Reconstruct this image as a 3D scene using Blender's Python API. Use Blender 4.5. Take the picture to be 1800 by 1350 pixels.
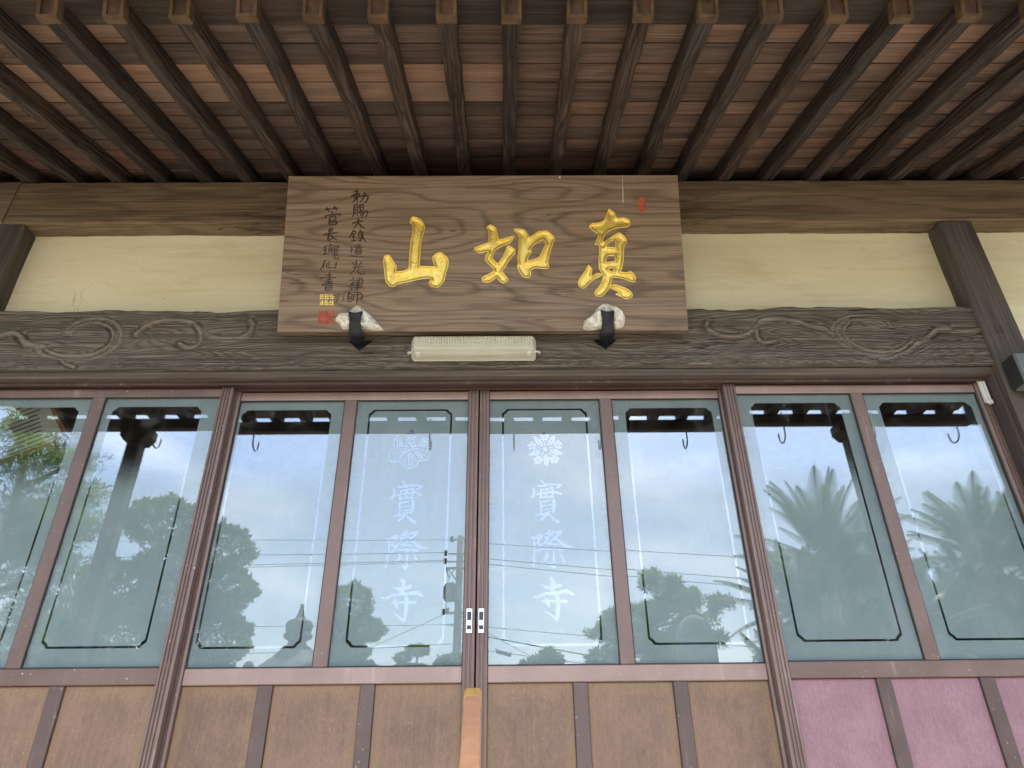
import bpy, bmesh, math, random
import numpy as np
from mathutils import Vector, Matrix
from mathutils.geometry import delaunay_2d_cdt

for _o in list(bpy.data.objects):
    bpy.data.objects.remove(_o, do_unlink=True)
random.seed(7)
rng = np.random.default_rng(7)
scene = bpy.context.scene
COL = scene.collection

# ------------------------------------------------------------------ camera
cam_data = bpy.data.cameras.new('camera')
cam = bpy.data.objects.new('camera', cam_data)
COL.objects.link(cam)
scene.camera = cam
YAW, PITCH, ROLL = (math.radians(a) for a in (0.617, 29.125, -0.622))
_f = Vector((math.sin(YAW) * math.cos(PITCH), math.cos(YAW) * math.cos(PITCH), math.sin(PITCH)))
_r = Vector((math.cos(YAW), -math.sin(YAW), 0))
_u = _r.cross(_f)
_r2 = _r * math.cos(ROLL) + _u * math.sin(ROLL)
_u2 = -_r * math.sin(ROLL) + _u * math.cos(ROLL)
_m = Matrix((_r2, _u2, -_f)).transposed().to_4x4()
_m.translation = (0.095, -2.22, 1.6)
cam.matrix_world = _m
cam_data.sensor_fit = 'HORIZONTAL'
cam_data.sensor_width = 36.0
cam_data.lens = 36.0 * 1200 / 1800
cam_data.clip_start = 0.02
cam_data.clip_end = 3000

# ------------------------------------------------------------------ sky and sun
SUN_EL, SUN_AZ = math.radians(66), math.radians(168)      # azimuth clockwise from +Y
sun_dir = Vector((math.sin(SUN_AZ) * math.cos(SUN_EL), math.cos(SUN_AZ) * math.cos(SUN_EL), math.sin(SUN_EL)))
world = bpy.data.worlds.new('World')
scene.world = world
world.use_nodes = True
wn, wl = world.node_tree.nodes, world.node_tree.links
wn.clear()
w_out = wn.new('ShaderNodeOutputWorld')
w_bg = wn.new('ShaderNodeBackground')
sky = wn.new('ShaderNodeTexSky')
sky.sky_type = 'NISHITA'
sky.sun_disc = False
sky.sun_elevation = SUN_EL
sky.sun_rotation = SUN_AZ
sky.air_density = 1.0
sky.dust_density = 2.2
sky.ozone_density = 1.5
w_bg.inputs['Strength'].default_value = 0.13
tc = wn.new('ShaderNodeTexCoord')
mp = wn.new('ShaderNodeMapping')
mp.inputs['Scale'].default_value = (1.6, 1.6, 4.0)
cl = wn.new('ShaderNodeTexNoise')
cl.inputs['Scale'].default_value = 1.9
cl.inputs['Detail'].default_value = 5
cl.inputs['Roughness'].default_value = 0.46
cr = wn.new('ShaderNodeMapRange')
cr.interpolation_type = 'SMOOTHSTEP'
cr.inputs['From Min'].default_value = 0.44
cr.inputs['From Max'].default_value = 0.74
cr.inputs['To Max'].default_value = 0.34
mx = wn.new('ShaderNodeMixRGB')
mx.inputs[2].default_value = (12.5, 12.2, 12.4, 1)      # cloud radiance, same units as the sky
wl.new(tc.outputs['Generated'], mp.inputs['Vector'])
wl.new(mp.outputs['Vector'], cl.inputs['Vector'])
wl.new(cl.outputs['Fac'], cr.inputs['Value'])
wl.new(cr.outputs['Result'], mx.inputs[0])
wl.new(sky.outputs['Color'], mx.inputs[1])
wl.new(mx.outputs['Color'], w_bg.inputs['Color'])
wl.new(w_bg.outputs['Background'], w_out.inputs['Surface'])

sun_data = bpy.data.lights.new('sun', 'SUN')
sun_data.energy = 3.8
sun_data.angle = math.radians(0.53)
sun_data.color = (1.0, 0.95, 0.87)
sun = bpy.data.objects.new('sun', sun_data)
COL.objects.link(sun)
sun.location = (2, -8, 20)
sun.rotation_euler = sun_dir.to_track_quat('Z', 'Y').to_euler()

vs = scene.view_settings
vs.view_transform = 'Standard'
vs.look = 'None'
vs.exposure = 2.36
vs.gamma = 1.0
vs.use_curve_mapping = False
scene.render.engine = 'CYCLES'
cy = scene.cycles
cy.use_denoising = True
try:
    cy.denoiser = 'OPENIMAGEDENOISE'
    cy.denoising_input_passes = 'RGB_ALBEDO_NORMAL'
except Exception:
    pass
cy.max_bounces = 8
cy.diffuse_bounces = 4
cy.glossy_bounces = 3
cy.transparent_max_bounces = 24
cy.caustics_reflective = False
cy.caustics_refractive = False
cy.sample_clamp_indirect = 6.0

# ------------------------------------------------------------------ node helpers
class NT:
    def __init__(self, name):
        self.m = bpy.data.materials.new(name)
        self.m.use_nodes = True
        self.t = self.m.node_tree
        self.t.nodes.clear()
        self.out = self.n('ShaderNodeOutputMaterial')
    def n(self, kind, **kw):
        nd = self.t.nodes.new(kind)
        for k, v in kw.items():
            if k in nd.inputs:
                nd.inputs[k].default_value = v
            else:
                setattr(nd, k, v)
        return nd
    def l(self, a, b):
        self.t.links.new(a, b)
    def math(self, op, a, b=None, c=None, clamp=False):
        nd = self.n('ShaderNodeMath', operation=op, use_clamp=clamp)
        for i, v in enumerate((a, b, c)):
            if v is None: continue
            if isinstance(v, (int, float)): nd.inputs[i].default_value = v
            else: self.l(v, nd.inputs[i])
        return nd.outputs[0]
    def mix(self, fac, a, b, mode='MIX'):
        nd = self.n('ShaderNodeMixRGB', blend_type=mode)
        for i, v in enumerate((fac, a, b)):
            if isinstance(v, (int, float)): nd.inputs[i].default_value = v
            elif isinstance(v, tuple): nd.inputs[i].default_value = v if len(v) == 4 else v + (1,)
            else: self.l(v, nd.inputs[i])
        return nd.outputs[0]
    def ramp(self, fac, lo, hi, a=0.0, b=1.0, smooth=True):
        nd = self.n('ShaderNodeMapRange')
        if smooth: nd.interpolation_type = 'SMOOTHSTEP'
        nd.inputs['From Min'].default_value = lo
        nd.inputs['From Max'].default_value = hi
        nd.inputs['To Min'].default_value = a
        nd.inputs['To Max'].default_value = b
        self.l(fac, nd.inputs['Value'])
        return nd.outputs['Result']
    def coord(self, scale=(1, 1, 1), kind='Object', rand=True, rot=(0, 0, 0)):
        tc = self.n('ShaderNodeTexCoord')
        v = tc.outputs[kind]
        if rand:
            oi = self.n('ShaderNodeObjectInfo')
            va = self.n('ShaderNodeVectorMath', operation='MULTIPLY_ADD')
            cb = self.n('ShaderNodeCombineXYZ')
            for i in range(3): self.l(oi.outputs['Random'], cb.inputs[i])
            self.l(cb.outputs[0], va.inputs[0])
            va.inputs[1].default_value = (37.0, 53.0, 71.0)
            self.l(v, va.inputs[2])
            v = va.outputs[0]
        mp = self.n('ShaderNodeMapping')
        mp.inputs['Scale'].default_value = scale
        mp.inputs['Rotation'].default_value = rot
        self.l(v, mp.inputs['Vector'])
        return mp.outputs[0]
    def noise(self, vec, scale=1.0, detail=4.0, rough=0.55, dist=0.0):
        nd = self.n('ShaderNodeTexNoise', Scale=scale, Detail=detail, Roughness=rough, Distortion=dist)
        self.l(vec, nd.inputs['Vector'])
        return nd.outputs['Fac']
    def voro(self, vec, scale):
        nd = self.n('ShaderNodeTexVoronoi', Scale=scale)
        self.l(vec, nd.inputs['Vector'])
        return nd
    def bump(self, h, strength=0.3, dist=0.005, normal=None):
        nd = self.n('ShaderNodeBump', Strength=strength, Distance=dist)
        self.l(h, nd.inputs['Height'])
        if normal is not None: self.l(normal, nd.inputs['Normal'])
        return nd.outputs['Normal']
    def principled(self, color, rough=0.6, normal=None, metallic=0.0, spec=0.5, **kw):
        p = self.n('ShaderNodeBsdfPrincipled')
        for key, v in (('Base Color', color), ('Roughness', rough), ('Metallic', metallic), ('Specular IOR Level', spec)):
            if isinstance(v, (int, float)): p.inputs[key].default_value = v
            elif isinstance(v, tuple): p.inputs[key].default_value = v if len(v) == 4 else v + (1,)
            else: self.l(v, p.inputs[key])
        for k, v in kw.items(): p.inputs[k].default_value = v
        if normal is not None: self.l(normal, p.inputs['Normal'])
        self.l(p.outputs[0], self.out.inputs['Surface'])
        return p

def axis_scale(axis, along, across):
    s = [across] * 3
    s['XYZ'.index(axis)] = along
    return tuple(s)

def wood(name, dark, mid, pale, axis='X', ring=14.0, ring_amt=0.55, rough=0.75, bump=0.5, bdist=0.004, grey=0.35,
         var=0.35, spec=0.3, carve=False, crack=0.0, fine=1.0, field=(0.9, 5.0), lpow=3.0):
    """weathered timber: fibre noise stretched along the grain + growth-ring contour lines of a soft noise field"""
    T = NT(name)
    fib = T.noise(T.coord(axis_scale(axis, 3.0, 150.0 * fine)), 1.0, 5, 0.6)
    broad = T.noise(T.coord(axis_scale(axis, 0.8, 7.0)), 1.0, 4, 0.6)
    fld = T.noise(T.coord(axis_scale(axis, field[0], field[1])), 1.0, 2, 0.45)
    wob = T.noise(T.coord(axis_scale(axis, 4.0, 30.0)), 1.0, 3, 0.5)
    ph = T.math('MULTIPLY_ADD', fld, ring * 6.28, T.math('MULTIPLY', wob, 2.2))
    lines = T.math('MULTIPLY_ADD', T.math('SINE', ph), 0.5, 0.5)
    lines = T.math('POWER', lines, lpow)
    col = T.mix(T.ramp(broad, 0.3, 0.72), dark, mid)
    col = T.mix(T.math('MULTIPLY', T.ramp(fib, 0.38, 0.7), 0.75), col, pale)
    col = T.mix(T.math('MULTIPLY', lines, ring_amt), col, tuple(c * 0.42 for c in dark))
    gpatch = T.ramp(T.noise(T.coord(axis_scale(axis, 2.0, 9.0)), 1.0, 5, 0.65), 0.5, 0.75)
    g = sum(pale) / 3
    col = T.mix(T.math('MULTIPLY', gpatch, grey), col, (g * 1.0, g * 0.93, g * 0.84))
    if carve:
        at = T.n('ShaderNodeAttribute', attribute_name='carve')
        col = T.mix(T.math('MULTIPLY', at.outputs['Fac'], 0.5), col, tuple(c * 1.1 for c in pale))
    oi = T.n('ShaderNodeObjectInfo')
    hsv = T.n('ShaderNodeHueSaturation')
    T.l(T.math('MULTIPLY_ADD', oi.outputs['Random'], var, 1 - var / 2), hsv.inputs['Value'])
    T.l(T.math('MULTIPLY_ADD', oi.outputs['Random'], 0.25, 0.9), hsv.inputs['Saturation'])
    T.l(col, hsv.inputs['Color'])
    col = hsv.outputs[0]
    h = T.math('MULTIPLY_ADD', fib, 0.6, T.math('MULTIPLY', lines, -0.8 * min(1, ring_amt * 1.4)))
    if crack > 0:
        cv = T.noise(T.coord(axis_scale(axis, 1.3, 26.0)), 1.0, 3, 0.5)
        cm = T.ramp(T.math('ABSOLUTE', T.math('SUBTRACT', cv, 0.5)), 0.0, 0.012, 1.0, 0.0)
        gate = T.ramp(T.noise(T.coord(axis_scale(axis, 1.8, 4.0)), 1.0, 2, 0.5), 0.52, 0.62)
        cm = T.math('MULTIPLY', T.math('MULTIPLY', cm, gate), crack)
        col = T.mix(cm, col, tuple(c * 0.18 for c in dark))
        h = T.math('MULTIPLY_ADD', cm, -3.0, h)
    nrm = T.bump(h, bump, bdist)
    T.principled(col, T.ramp(fib, 0.3, 0.8, rough - 0.1, rough + 0.12), nrm, spec=spec)
    return T.m

# ------------------------------------------------------------------ materials
M = {}
M['rafter'] = wood('rafter_wood', (0.0294, 0.0193, 0.0147), (0.0589, 0.0396, 0.0304), (0.1242, 0.0892, 0.0690), 'Y', ring=12, ring_amt=0.55, bump=0.9, bdist=0.006, var=0.6, crack=0.5, grey=0.3, field=(0.8, 13.0), lpow=2.0)
M['soffit'] = wood('soffit_board_wood', (0.0994, 0.0621, 0.0455), (0.1863, 0.1187, 0.0869), (0.3105, 0.2070, 0.1518), 'X', ring=7, ring_amt=0.32, bump=0.35, var=0.75, crack=0.6, grey=0.22)
M['soffit_warm'] = wood('newer_soffit_board_wood', (0.2325, 0.1442, 0.0992), (0.3177, 0.2015, 0.1426), (0.4340, 0.2868, 0.2093), 'X', ring=5, ring_amt=0.25, bump=0.25, var=0.3, crack=0.3, grey=0.1)
M['soffit_red'] = wood('reddish_soffit_board_wood', (0.1620, 0.0837, 0.0675), (0.2430, 0.1296, 0.1013), (0.3510, 0.2025, 0.1620), 'X', ring=5, ring_amt=0.25, bump=0.25, var=0.3, crack=0.3, grey=0.1)
M['beam'] = wood('beam_wood', (0.0972, 0.0675, 0.0392), (0.1688, 0.1188, 0.0702), (0.2700, 0.2025, 0.1310), 'X', ring=7, ring_amt=0.35, bump=0.45, var=0.12, crack=0.9, grey=0.22)
M['carved'] = wood('carved_beam_wood', (0.0682, 0.0539, 0.0407), (0.1232, 0.0990, 0.0759), (0.2750, 0.2255, 0.1760), 'X', ring=30, ring_amt=0.42, bump=0.9, bdist=0.005, var=0.0, carve=True, crack=0.8, grey=0.3, fine=1.1, field=(1.2, 9.0), lpow=2.0)
M['post'] = wood('post_wood', (0.052, 0.043, 0.036), (0.085, 0.070, 0.059), (0.15, 0.125, 0.105), 'Z', ring=6, ring_amt=0.3, bump=0.4, var=0.15, crack=0.8, grey=0.2)
M['lintel'] = wood('lintel_wood', (0.085, 0.06, 0.046), (0.135, 0.10, 0.076), (0.20, 0.155, 0.125), 'X', ring=6, ring_amt=0.22, bump=0.3, var=0.1, crack=0.3, grey=0.25)
M['jamb'] = wood('jamb_wood', (0.060, 0.044, 0.040), (0.085, 0.064, 0.058), (0.125, 0.10, 0.09), 'Z', ring=5, ring_amt=0.2, bump=0.25, var=0.1, grey=0.1)
M['darkwood'] = wood('eave_dark_wood', (0.03, 0.021, 0.016), (0.06, 0.042, 0.032), (0.1, 0.075, 0.058), 'X', ring=6, ring_amt=0.3, bump=0.5, var=0.2)
M['plaque'] = wood('plaque_zelkova_wood', (0.1647, 0.1147, 0.0756), (0.2318, 0.1671, 0.1147), (0.3538, 0.2660, 0.1928), 'X', ring=15, ring_amt=0.55, rough=0.5, bump=0.22, bdist=0.002, var=0.0, grey=0.25, spec=0.4, fine=1.2, field=(0.85, 5.5), lpow=4.5, crack=0.7)

def mat_plain(name, color, rough=0.6, metallic=0.0, nscale=12.0, amt=0.2, bump=0.1, spec=0.5, bdist=0.002):
    T = NT(name)
    nz = T.noise(T.coord((1, 1, 1)), nscale, 5, 0.6)
    col = T.mix(T.ramp(nz, 0.3, 0.7), tuple(c * (1 - amt) for c in color), tuple(min(1, c * (1 + amt)) for c in color))
    T.principled(col, T.ramp(nz, 0.2, 0.8, max(0.02, rough - 0.08), min(1, rough + 0.08)), T.bump(nz, bump, bdist), metallic, spec)
    return T.m

def mat_plaster():
    T = NT('cream_plaster')
    c = T.coord((1, 1, 1), rand=True)
    big = T.noise(T.coord((0.8, 0.8, 2.2)), 1.6, 4, 0.6)
    fine = T.noise(c, 60, 5, 0.65)
    streak = T.noise(T.coord((2.0, 2.0, 40.0)), 1.0, 3, 0.5)
    col = T.mix(T.ramp(big, 0.3, 0.75), (0.76, 0.69, 0.455), (0.86, 0.80, 0.57))
    col = T.mix(T.math('MULTIPLY', T.ramp(streak, 0.5, 0.75), 0.25), col, (0.54, 0.47, 0.27))
    st = T.noise(T.coord((1.2, 1.2, 5.0)), 2.3, 6, 0.7)
    col = T.mix(T.math('MULTIPLY', T.ramp(st, 0.5, 0.72), 0.4), col, (0.58, 0.5, 0.30))
    ck = T.n('ShaderNodeTexVoronoi', feature='DISTANCE_TO_EDGE', Scale=1.7)
    wc = T.n('ShaderNodeVectorMath', operation='MULTIPLY_ADD')
    nzc = T.n('ShaderNodeTexNoise', Scale=7.0, Detail=4)
    T.l(c, nzc.inputs['Vector']); T.l(nzc.outputs['Color'], wc.inputs[0]); wc.inputs[1].default_value = (0.25, 0.25, 0.25); T.l(c, wc.inputs[2])
    T.l(wc.outputs[0], ck.inputs['Vector'])
    ckm = T.math('MULTIPLY', T.ramp(ck.outputs['Distance'], 0.0, 0.006, 1, 0), T.ramp(T.noise(c, 1.3, 2, 0.5), 0.5, 0.6))
    col = T.mix(T.math('MULTIPLY', ckm, 0.5), col, (0.3, 0.24, 0.12))
    sp = T.voro(c, 9.0)
    col = T.mix(T.ramp(sp.outputs['Distance'], 0.018, 0.03, 0.8, 0.0), col, (0.2, 0.15, 0.08))
    T.principled(col, 0.85, T.bump(T.math('ADD', fine, T.math('MULTIPLY', streak, 0.6)), 0.35, 0.0035), spec=0.2)
    return T.m
M['plaster'] = mat_plaster()

def mat_alu(name, color, specks=0.6):
    T = NT(name)
    c = T.coord((1, 1, 1))
    big = T.noise(c, 5, 4, 0.6)
    fine = T.noise(c, 240, 3, 0.6)
    col = T.mix(T.ramp(big, 0.3, 0.7), tuple(v * 0.86 for v in color), tuple(v * 1.1 for v in color))
    col = T.mix(T.math('MULTIPLY', T.ramp(fine, 0.45, 0.75), 0.3), col, tuple(v * 0.6 for v in color))
    vz = T.voro(c, 62.0)
    sp = T.ramp(vz.outputs['Distance'], 0.1, 0.19, 1.0, 0.0)
    gate = T.ramp(T.noise(T.coord((3, 3, 3)), 6.0, 3, 0.6), 0.5, 0.66)
    sp = T.math('MULTIPLY', T.math('MULTIPLY', sp, gate), specks)
    col = T.mix(sp, col, (0.62, 0.58, 0.55))
    vst = T.noise(T.coord((40, 40, 3.5)), 1.0, 4, 0.65)
    col = T.mix(T.math('MULTIPLY', T.math('MULTIPLY', T.ramp(vst, 0.55, 0.72), T.ramp(big, 0.45, 0.65)), 0.4), col, (0.5, 0.44, 0.41))
    T.principled(col, T.ramp(big, 0.3, 0.7, 0.38, 0.5), T.bump(fine, 0.08, 0.001), 0.25, 0.5)
    return T.m
M['alu'] = mat_alu('bronze_aluminium', (0.36, 0.25, 0.21), 0.35)
M['alu_dusty'] = mat_alu('dusty_bronze_aluminium', (0.20, 0.132, 0.108), 0.95)
M['alu_mid'] = mat_alu('worn_bronze_aluminium', (0.215, 0.142, 0.116), 0.45)
M['alu_low'] = mat_alu('darker_bronze_aluminium', (0.135, 0.092, 0.079), 0.5)
M['alu_dark'] = mat_alu('dark_bronze_aluminium', (0.10, 0.06, 0.05), 0.1)

def mat_panel(name, core, edge, speck, streaky):
    T = NT(name)
    g = T.coord((1, 1, 1), 'Generated', rand=False)
    sx = T.n('ShaderNodeSeparateXYZ')
    T.l(g, sx.inputs[0])
    c = T.coord((1, 1, 1))
    warp = T.math('MULTIPLY_ADD', T.noise(c, 14, 5, 0.65), 0.22, -0.11)
    ex = T.math('ABSOLUTE', T.math('SUBTRACT', T.math('ADD', sx.outputs[0], warp), 0.5))
    ez = T.math('ADD', sx.outputs[2], T.math('MULTIPLY', warp, 0.6))
    e1 = T.ramp(ex, 0.33, 0.5)
    e2 = T.ramp(ez, 0.93, 1.0)
    em = T.math('MAXIMUM', e1, e2)
    vstreak = T.noise(T.coord((75, 75, 4.0)), 1.0, 6, 0.7)
    blot = T.noise(c, 7, 5, 0.6)
    col = T.mix(T.ramp(blot, 0.36, 0.66), tuple(v * 0.9 for v in core), tuple(min(1, v * 1.2) for v in core))
    col = T.mix(T.math('MULTIPLY', em, streaky), col, edge)
    col = T.mix(T.math('MULTIPLY', T.ramp(vstreak, 0.42, 0.7), 0.35), col, tuple(v * 1.25 for v in edge))
    col = T.mix(T.math('MULTIPLY', T.ramp(T.noise(c, 170, 3, 0.7), 0.5, 0.72), 0.35), col, tuple(v * 0.55 for v in core))
    mott = T.noise(T.coord((170, 170, 55)), 1.0, 5, 0.75)
    col = T.mix(T.math('MULTIPLY', T.ramp(mott, 0.5, 0.68), 0.5), col, tuple(min(1, v * 1.5) for v in core))
    col = T.mix(T.math('MULTIPLY', T.ramp(mott, 0.5, 0.34), 0.4), col, tuple(v * 0.68 for v in core))
    vz = T.voro(c, 95.0)
    gate = T.ramp(T.noise(c, 9, 3, 0.6), 0.48, 0.62)
    col = T.mix(T.math('MULTIPLY', T.math('MULTIPLY', T.ramp(vz.outputs['Distance'], 0.06, 0.13, 1, 0), gate), 0.7), col, speck)
    T.principled(col, 0.55, T.bump(T.noise(c, 260, 3, 0.6), 0.12, 0.001), 0.0, 0.4)
    return T.m
M['panel_brown'] = mat_panel('weathered_brown_panel', (0.205, 0.125, 0.086), (0.275, 0.172, 0.095), (0.6, 0.53, 0.45), 0.8)
M['panel_pink'] = mat_panel('faded_pink_panel', (0.285, 0.160, 0.176), (0.30, 0.172, 0.192), (0.25, 0.12, 0.13), 0.5)

def glass_nodes(T, refl, tint=(1, 1, 1), wav=0.0006):
    gm = T.n('ShaderNodeNewGeometry')
    dt = T.n('ShaderNodeVectorMath', operation='DOT_PRODUCT')
    T.l(gm.outputs['Incoming'], dt.inputs[0]); T.l(gm.outputs['Normal'], dt.inputs[1])
    om = T.math('SUBTRACT', 1.0, T.math('ABSOLUTE', dt.outputs['Value']), clamp=True)
    fres = T.math('MULTIPLY_ADD', T.math('POWER', om, 5.0), 0.96, 0.04)      # reflectance of a glass face, either side
    gl = T.n('ShaderNodeBsdfGlossy')
    gl.inputs['Roughness'].default_value = 0.0
    gl.inputs['Color'].default_value = tuple(tint) + (1,)
    tr = T.n('ShaderNodeBsdfTransparent')
    tr.inputs['Color'].default_value = (0.93, 0.97, 0.96, 1)
    ms = T.n('ShaderNodeMixShader')
    T.l(T.math('MULTIPLY', fres, refl, clamp=True), ms.inputs[0])
    T.l(tr.outputs[0], ms.inputs[1])
    T.l(gl.outputs[0], ms.inputs[2])
    return ms.outputs[0]
R1, R2 = 3.0, 4.4
def mat_glass():
    T = NT('window_glass')
    df = T.n('ShaderNodeBsdfDiffuse')
    df.inputs['Color'].default_value = (0.62, 0.66, 0.66, 1)
    c = T.coord((1, 1, 1))
    dirt = T.math('MULTIPLY', T.ramp(T.noise(c, 11, 6, 0.7), 0.48, 0.75), 0.10)
    drip = T.math('MULTIPLY', T.ramp(T.noise(T.coord((45, 45, 1.5)), 1.0, 4, 0.6), 0.58, 0.75), 0.07)
    g = T.coord((1, 1, 1), 'Generated', rand=False)
    sx = T.n('ShaderNodeSeparateXYZ'); T.l(g, sx.inputs[0])
    ed = T.math('MULTIPLY', T.ramp(T.math('ABSOLUTE', T.math('SUBTRACT', sx.outputs[0], 0.5)), 0.40, 0.5), T.ramp(T.noise(c, 17, 5, 0.7), 0.4, 0.7))
    ms = T.n('ShaderNodeMixShader')
    T.l(T.math('ADD', T.math('ADD', dirt, drip), T.math('MULTIPLY', ed, 0.22), clamp=True), ms.inputs[0])
    T.l(glass_nodes(T, R1), ms.inputs[1])
    T.l(df.outputs[0], ms.inputs[2])
    T.l(ms.outputs[0], T.out.inputs['Surface'])
    return T.m
def mat_clear():
    T = NT('clear_glass_back_face')
    T.l(glass_nodes(T, R2), T.out.inputs['Surface'])
    return T.m
def frost_nodes(T):
    c = T.coord((1, 1, 1))
    sm = T.noise(c, 6, 5, 0.62)
    stk = T.noise(T.coord((9, 9, 1.6)), 1.0, 4, 0.6)
    col = T.mix(T.ramp(sm, 0.3, 0.75), (0.45, 0.54, 0.545), (0.52, 0.61, 0.615))
    col = T.mix(T.math('MULTIPLY', T.ramp(stk, 0.52, 0.75), 0.4), col, (0.57, 0.655, 0.655))
    df = T.n('ShaderNodeBsdfDiffuse')
    T.l(col, df.inputs['Color'])
    tl = T.n('ShaderNodeBsdfTranslucent')
    T.l(col, tl.inputs['Color'])
    ms = T.n('ShaderNodeMixShader')
    ms.inputs[0].default_value = 0.42
    T.l(df.outputs[0], ms.inputs[1])
    T.l(tl.outputs[0], ms.inputs[2])
    return ms.outputs[0]
def mat_frost():
    T = NT('frosted_glass_film')
    T.l(frost_nodes(T), T.out.inputs['Surface'])
    return T.m
def mat_gradient():
    T = NT('graded_frosted_glass_film')
    tc = T.n('ShaderNodeTexCoord')
    sx = T.n('ShaderNodeSeparateXYZ')
    T.l(tc.outputs['Object'], sx.inputs[0])
    k = T.ramp(sx.outputs[2], 0.06, 0.25)          # clear towards the top, frosted below
    ms = T.n('ShaderNodeMixShader')
    T.l(k, ms.inputs[0])
    T.l(frost_nodes(T), ms.inputs[1])
    T.l(glass_nodes(T, R2), ms.inputs[2])
    T.l(ms.outputs[0], T.out.inputs['Surface'])
    return T.m
M['glass'], M['clear'], M['frost'], M['grad'] = mat_glass(), mat_clear(), mat_frost(), mat_gradient()

def mat_gold():
    T = NT('gold_leaf')
    c = T.coord((1, 1, 1))
    nz = T.noise(c, 90, 5, 0.7)
    big = T.noise(c, 18, 4, 0.6)
    col = T.mix(T.ramp(big, 0.3, 0.7), (0.88, 0.62, 0.12), (1.0, 0.78, 0.22))
    vz = T.voro(c, 150.0)
    gate = T.ramp(T.noise(c, 22, 3, 0.6), 0.5, 0.64)
    sp = T.math('MULTIPLY', T.ramp(vz.outputs['Distance'], 0.2, 0.3, 1, 0), gate)
    col = T.mix(T.math('MULTIPLY', T.ramp(T.noise(c, 40, 6, 0.75), 0.5, 0.7), 0.45), col, (0.42, 0.24, 0.05))
    col = T.mix(sp, col, (0.09, 0.05, 0.015))
    T.principled(col, T.ramp(nz, 0.3, 0.7, 0.28, 0.46), T.bump(T.math('ADD', nz, T.math('MULTIPLY', sp, -1.0)), 0.22, 0.002), T.math('MULTIPLY_ADD', sp, -0.7, 0.72), 0.5)
    return T.m
M['gold'] = mat_gold()
M['goldrim'] = mat_plain('brown_gilt_rim', (0.30, 0.17, 0.05), 0.5, 0.3, 60, 0.4, 0.3)
M['ink'] = mat_plain('dark_ink_in_carving', (0.052, 0.037, 0.026), 0.7, 0, 40, 0.4, 0.2)
M['inkfaded'] = mat_plain('worn_ink_in_carving', (0.10, 0.073, 0.052), 0.7, 0, 40, 0.4, 0.2)
M['vermilion'] = mat_plain('vermilion_seal_paint', (0.40, 0.085, 0.05), 0.7, 0, 60, 0.35, 0.2)
M['copper'] = mat_plain('brown_copper_cap', (0.125, 0.075, 0.038), 0.6, 0.3, 22, 0.35, 0.15)
M['copper_in'] = mat_plain('dull_copper_recess', (0.10, 0.058, 0.036), 0.6, 0.2, 22, 0.35, 0.15)
M['iron'] = mat_plain('black_iron', (0.018, 0.018, 0.022), 0.42, 0.4, 60, 0.4, 0.5, bdist=0.003)
M['cloth'] = mat_plain('dirty_white_wadding', (0.72, 0.69, 0.60), 0.9, 0, 45, 0.28, 0.8, 0.2, 0.006)
M['steel'] = mat_plain('brushed_steel', (0.72, 0.72, 0.70), 0.28, 0.9, 50, 0.08, 0.05)
M['sensor'] = mat_plain('grey_green_plastic', (0.13, 0.145, 0.135), 0.5, 0, 30, 0.1, 0.05)
M['sensor_dark'] = mat_plain('dark_plastic', (0.03, 0.035, 0.033), 0.45, 0, 30, 0.1, 0.05)
M['white'] = mat_plain('white_enamel', (0.75, 0.74, 0.68), 0.35, 0, 30, 0.06, 0.02)
M['rail'] = mat_plain('orange_brown_handrail_resin', (0.50, 0.25, 0.125), 0.55, 0, 40, 0.1, 0.15)
M['railcap'] = mat_plain('ochre_end_cap', (0.52, 0.30, 0.07), 0.5, 0, 40, 0.1, 0.1)
M['paper'] = mat_plain('printed_paper', (0.80, 0.78, 0.68), 0.8, 0, 10, 0.08, 0.02)
M['frameorange'] = mat_plain('varnished_frame_wood', (0.30, 0.11, 0.04), 0.4, 0, 20, 0.2, 0.05)
M['room'] = mat_plain('dim_room_wood', (0.30, 0.24, 0.17), 0.7, 0, 4, 0.3, 0.1)
M['tatami'] = mat_plain('tatami_straw', (0.5, 0.44, 0.27), 0.8, 0, 30, 0.2, 0.2)
M['stone'] = mat_plain('grey_granite', (0.27, 0.27, 0.25), 0.85, 0, 40, 0.3, 0.4)
M['darkstone'] = mat_plain('shaded_granite', (0.13, 0.135, 0.12), 0.9, 0, 30, 0.35, 0.4)  # granite with the shade on lantern and standing stone put into its colour
M['tile'] = mat_plain('grey_roof_tile', (0.07, 0.075, 0.08), 0.4, 0.1, 12, 0.2, 0.1)
M['concrete'] = mat_plain('pole_concrete', (0.2, 0.2, 0.195), 0.85, 0, 8, 0.2, 0.2)
M['galv'] = mat_plain('galvanised_steel', (0.2, 0.21, 0.215), 0.5, 0.4, 10, 0.15, 0.1)
M['black'] = mat_plain('black_cable', (0.02, 0.02, 0.02), 0.6, 0, 10, 0.1, 0.1)
def mat_ground():
    T = NT('pale_gravel')
    c = T.coord((1, 1, 1), rand=False)
    v = T.voro(c, 55.0)
    big = T.noise(c, 0.35, 5, 0.6)
    col = T.mix(T.ramp(big, 0.3, 0.7), (0.205, 0.185, 0.152), (0.285, 0.26, 0.218))
    col = T.mix(0.45, col, T.mix(1.0, col, v.outputs['Color'], 'MULTIPLY'))
    T.principled(col, 0.9, T.bump(v.outputs['Distance'], 0.8, 0.01), spec=0.2)
    return T.m
M['ground'] = mat_ground()
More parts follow.
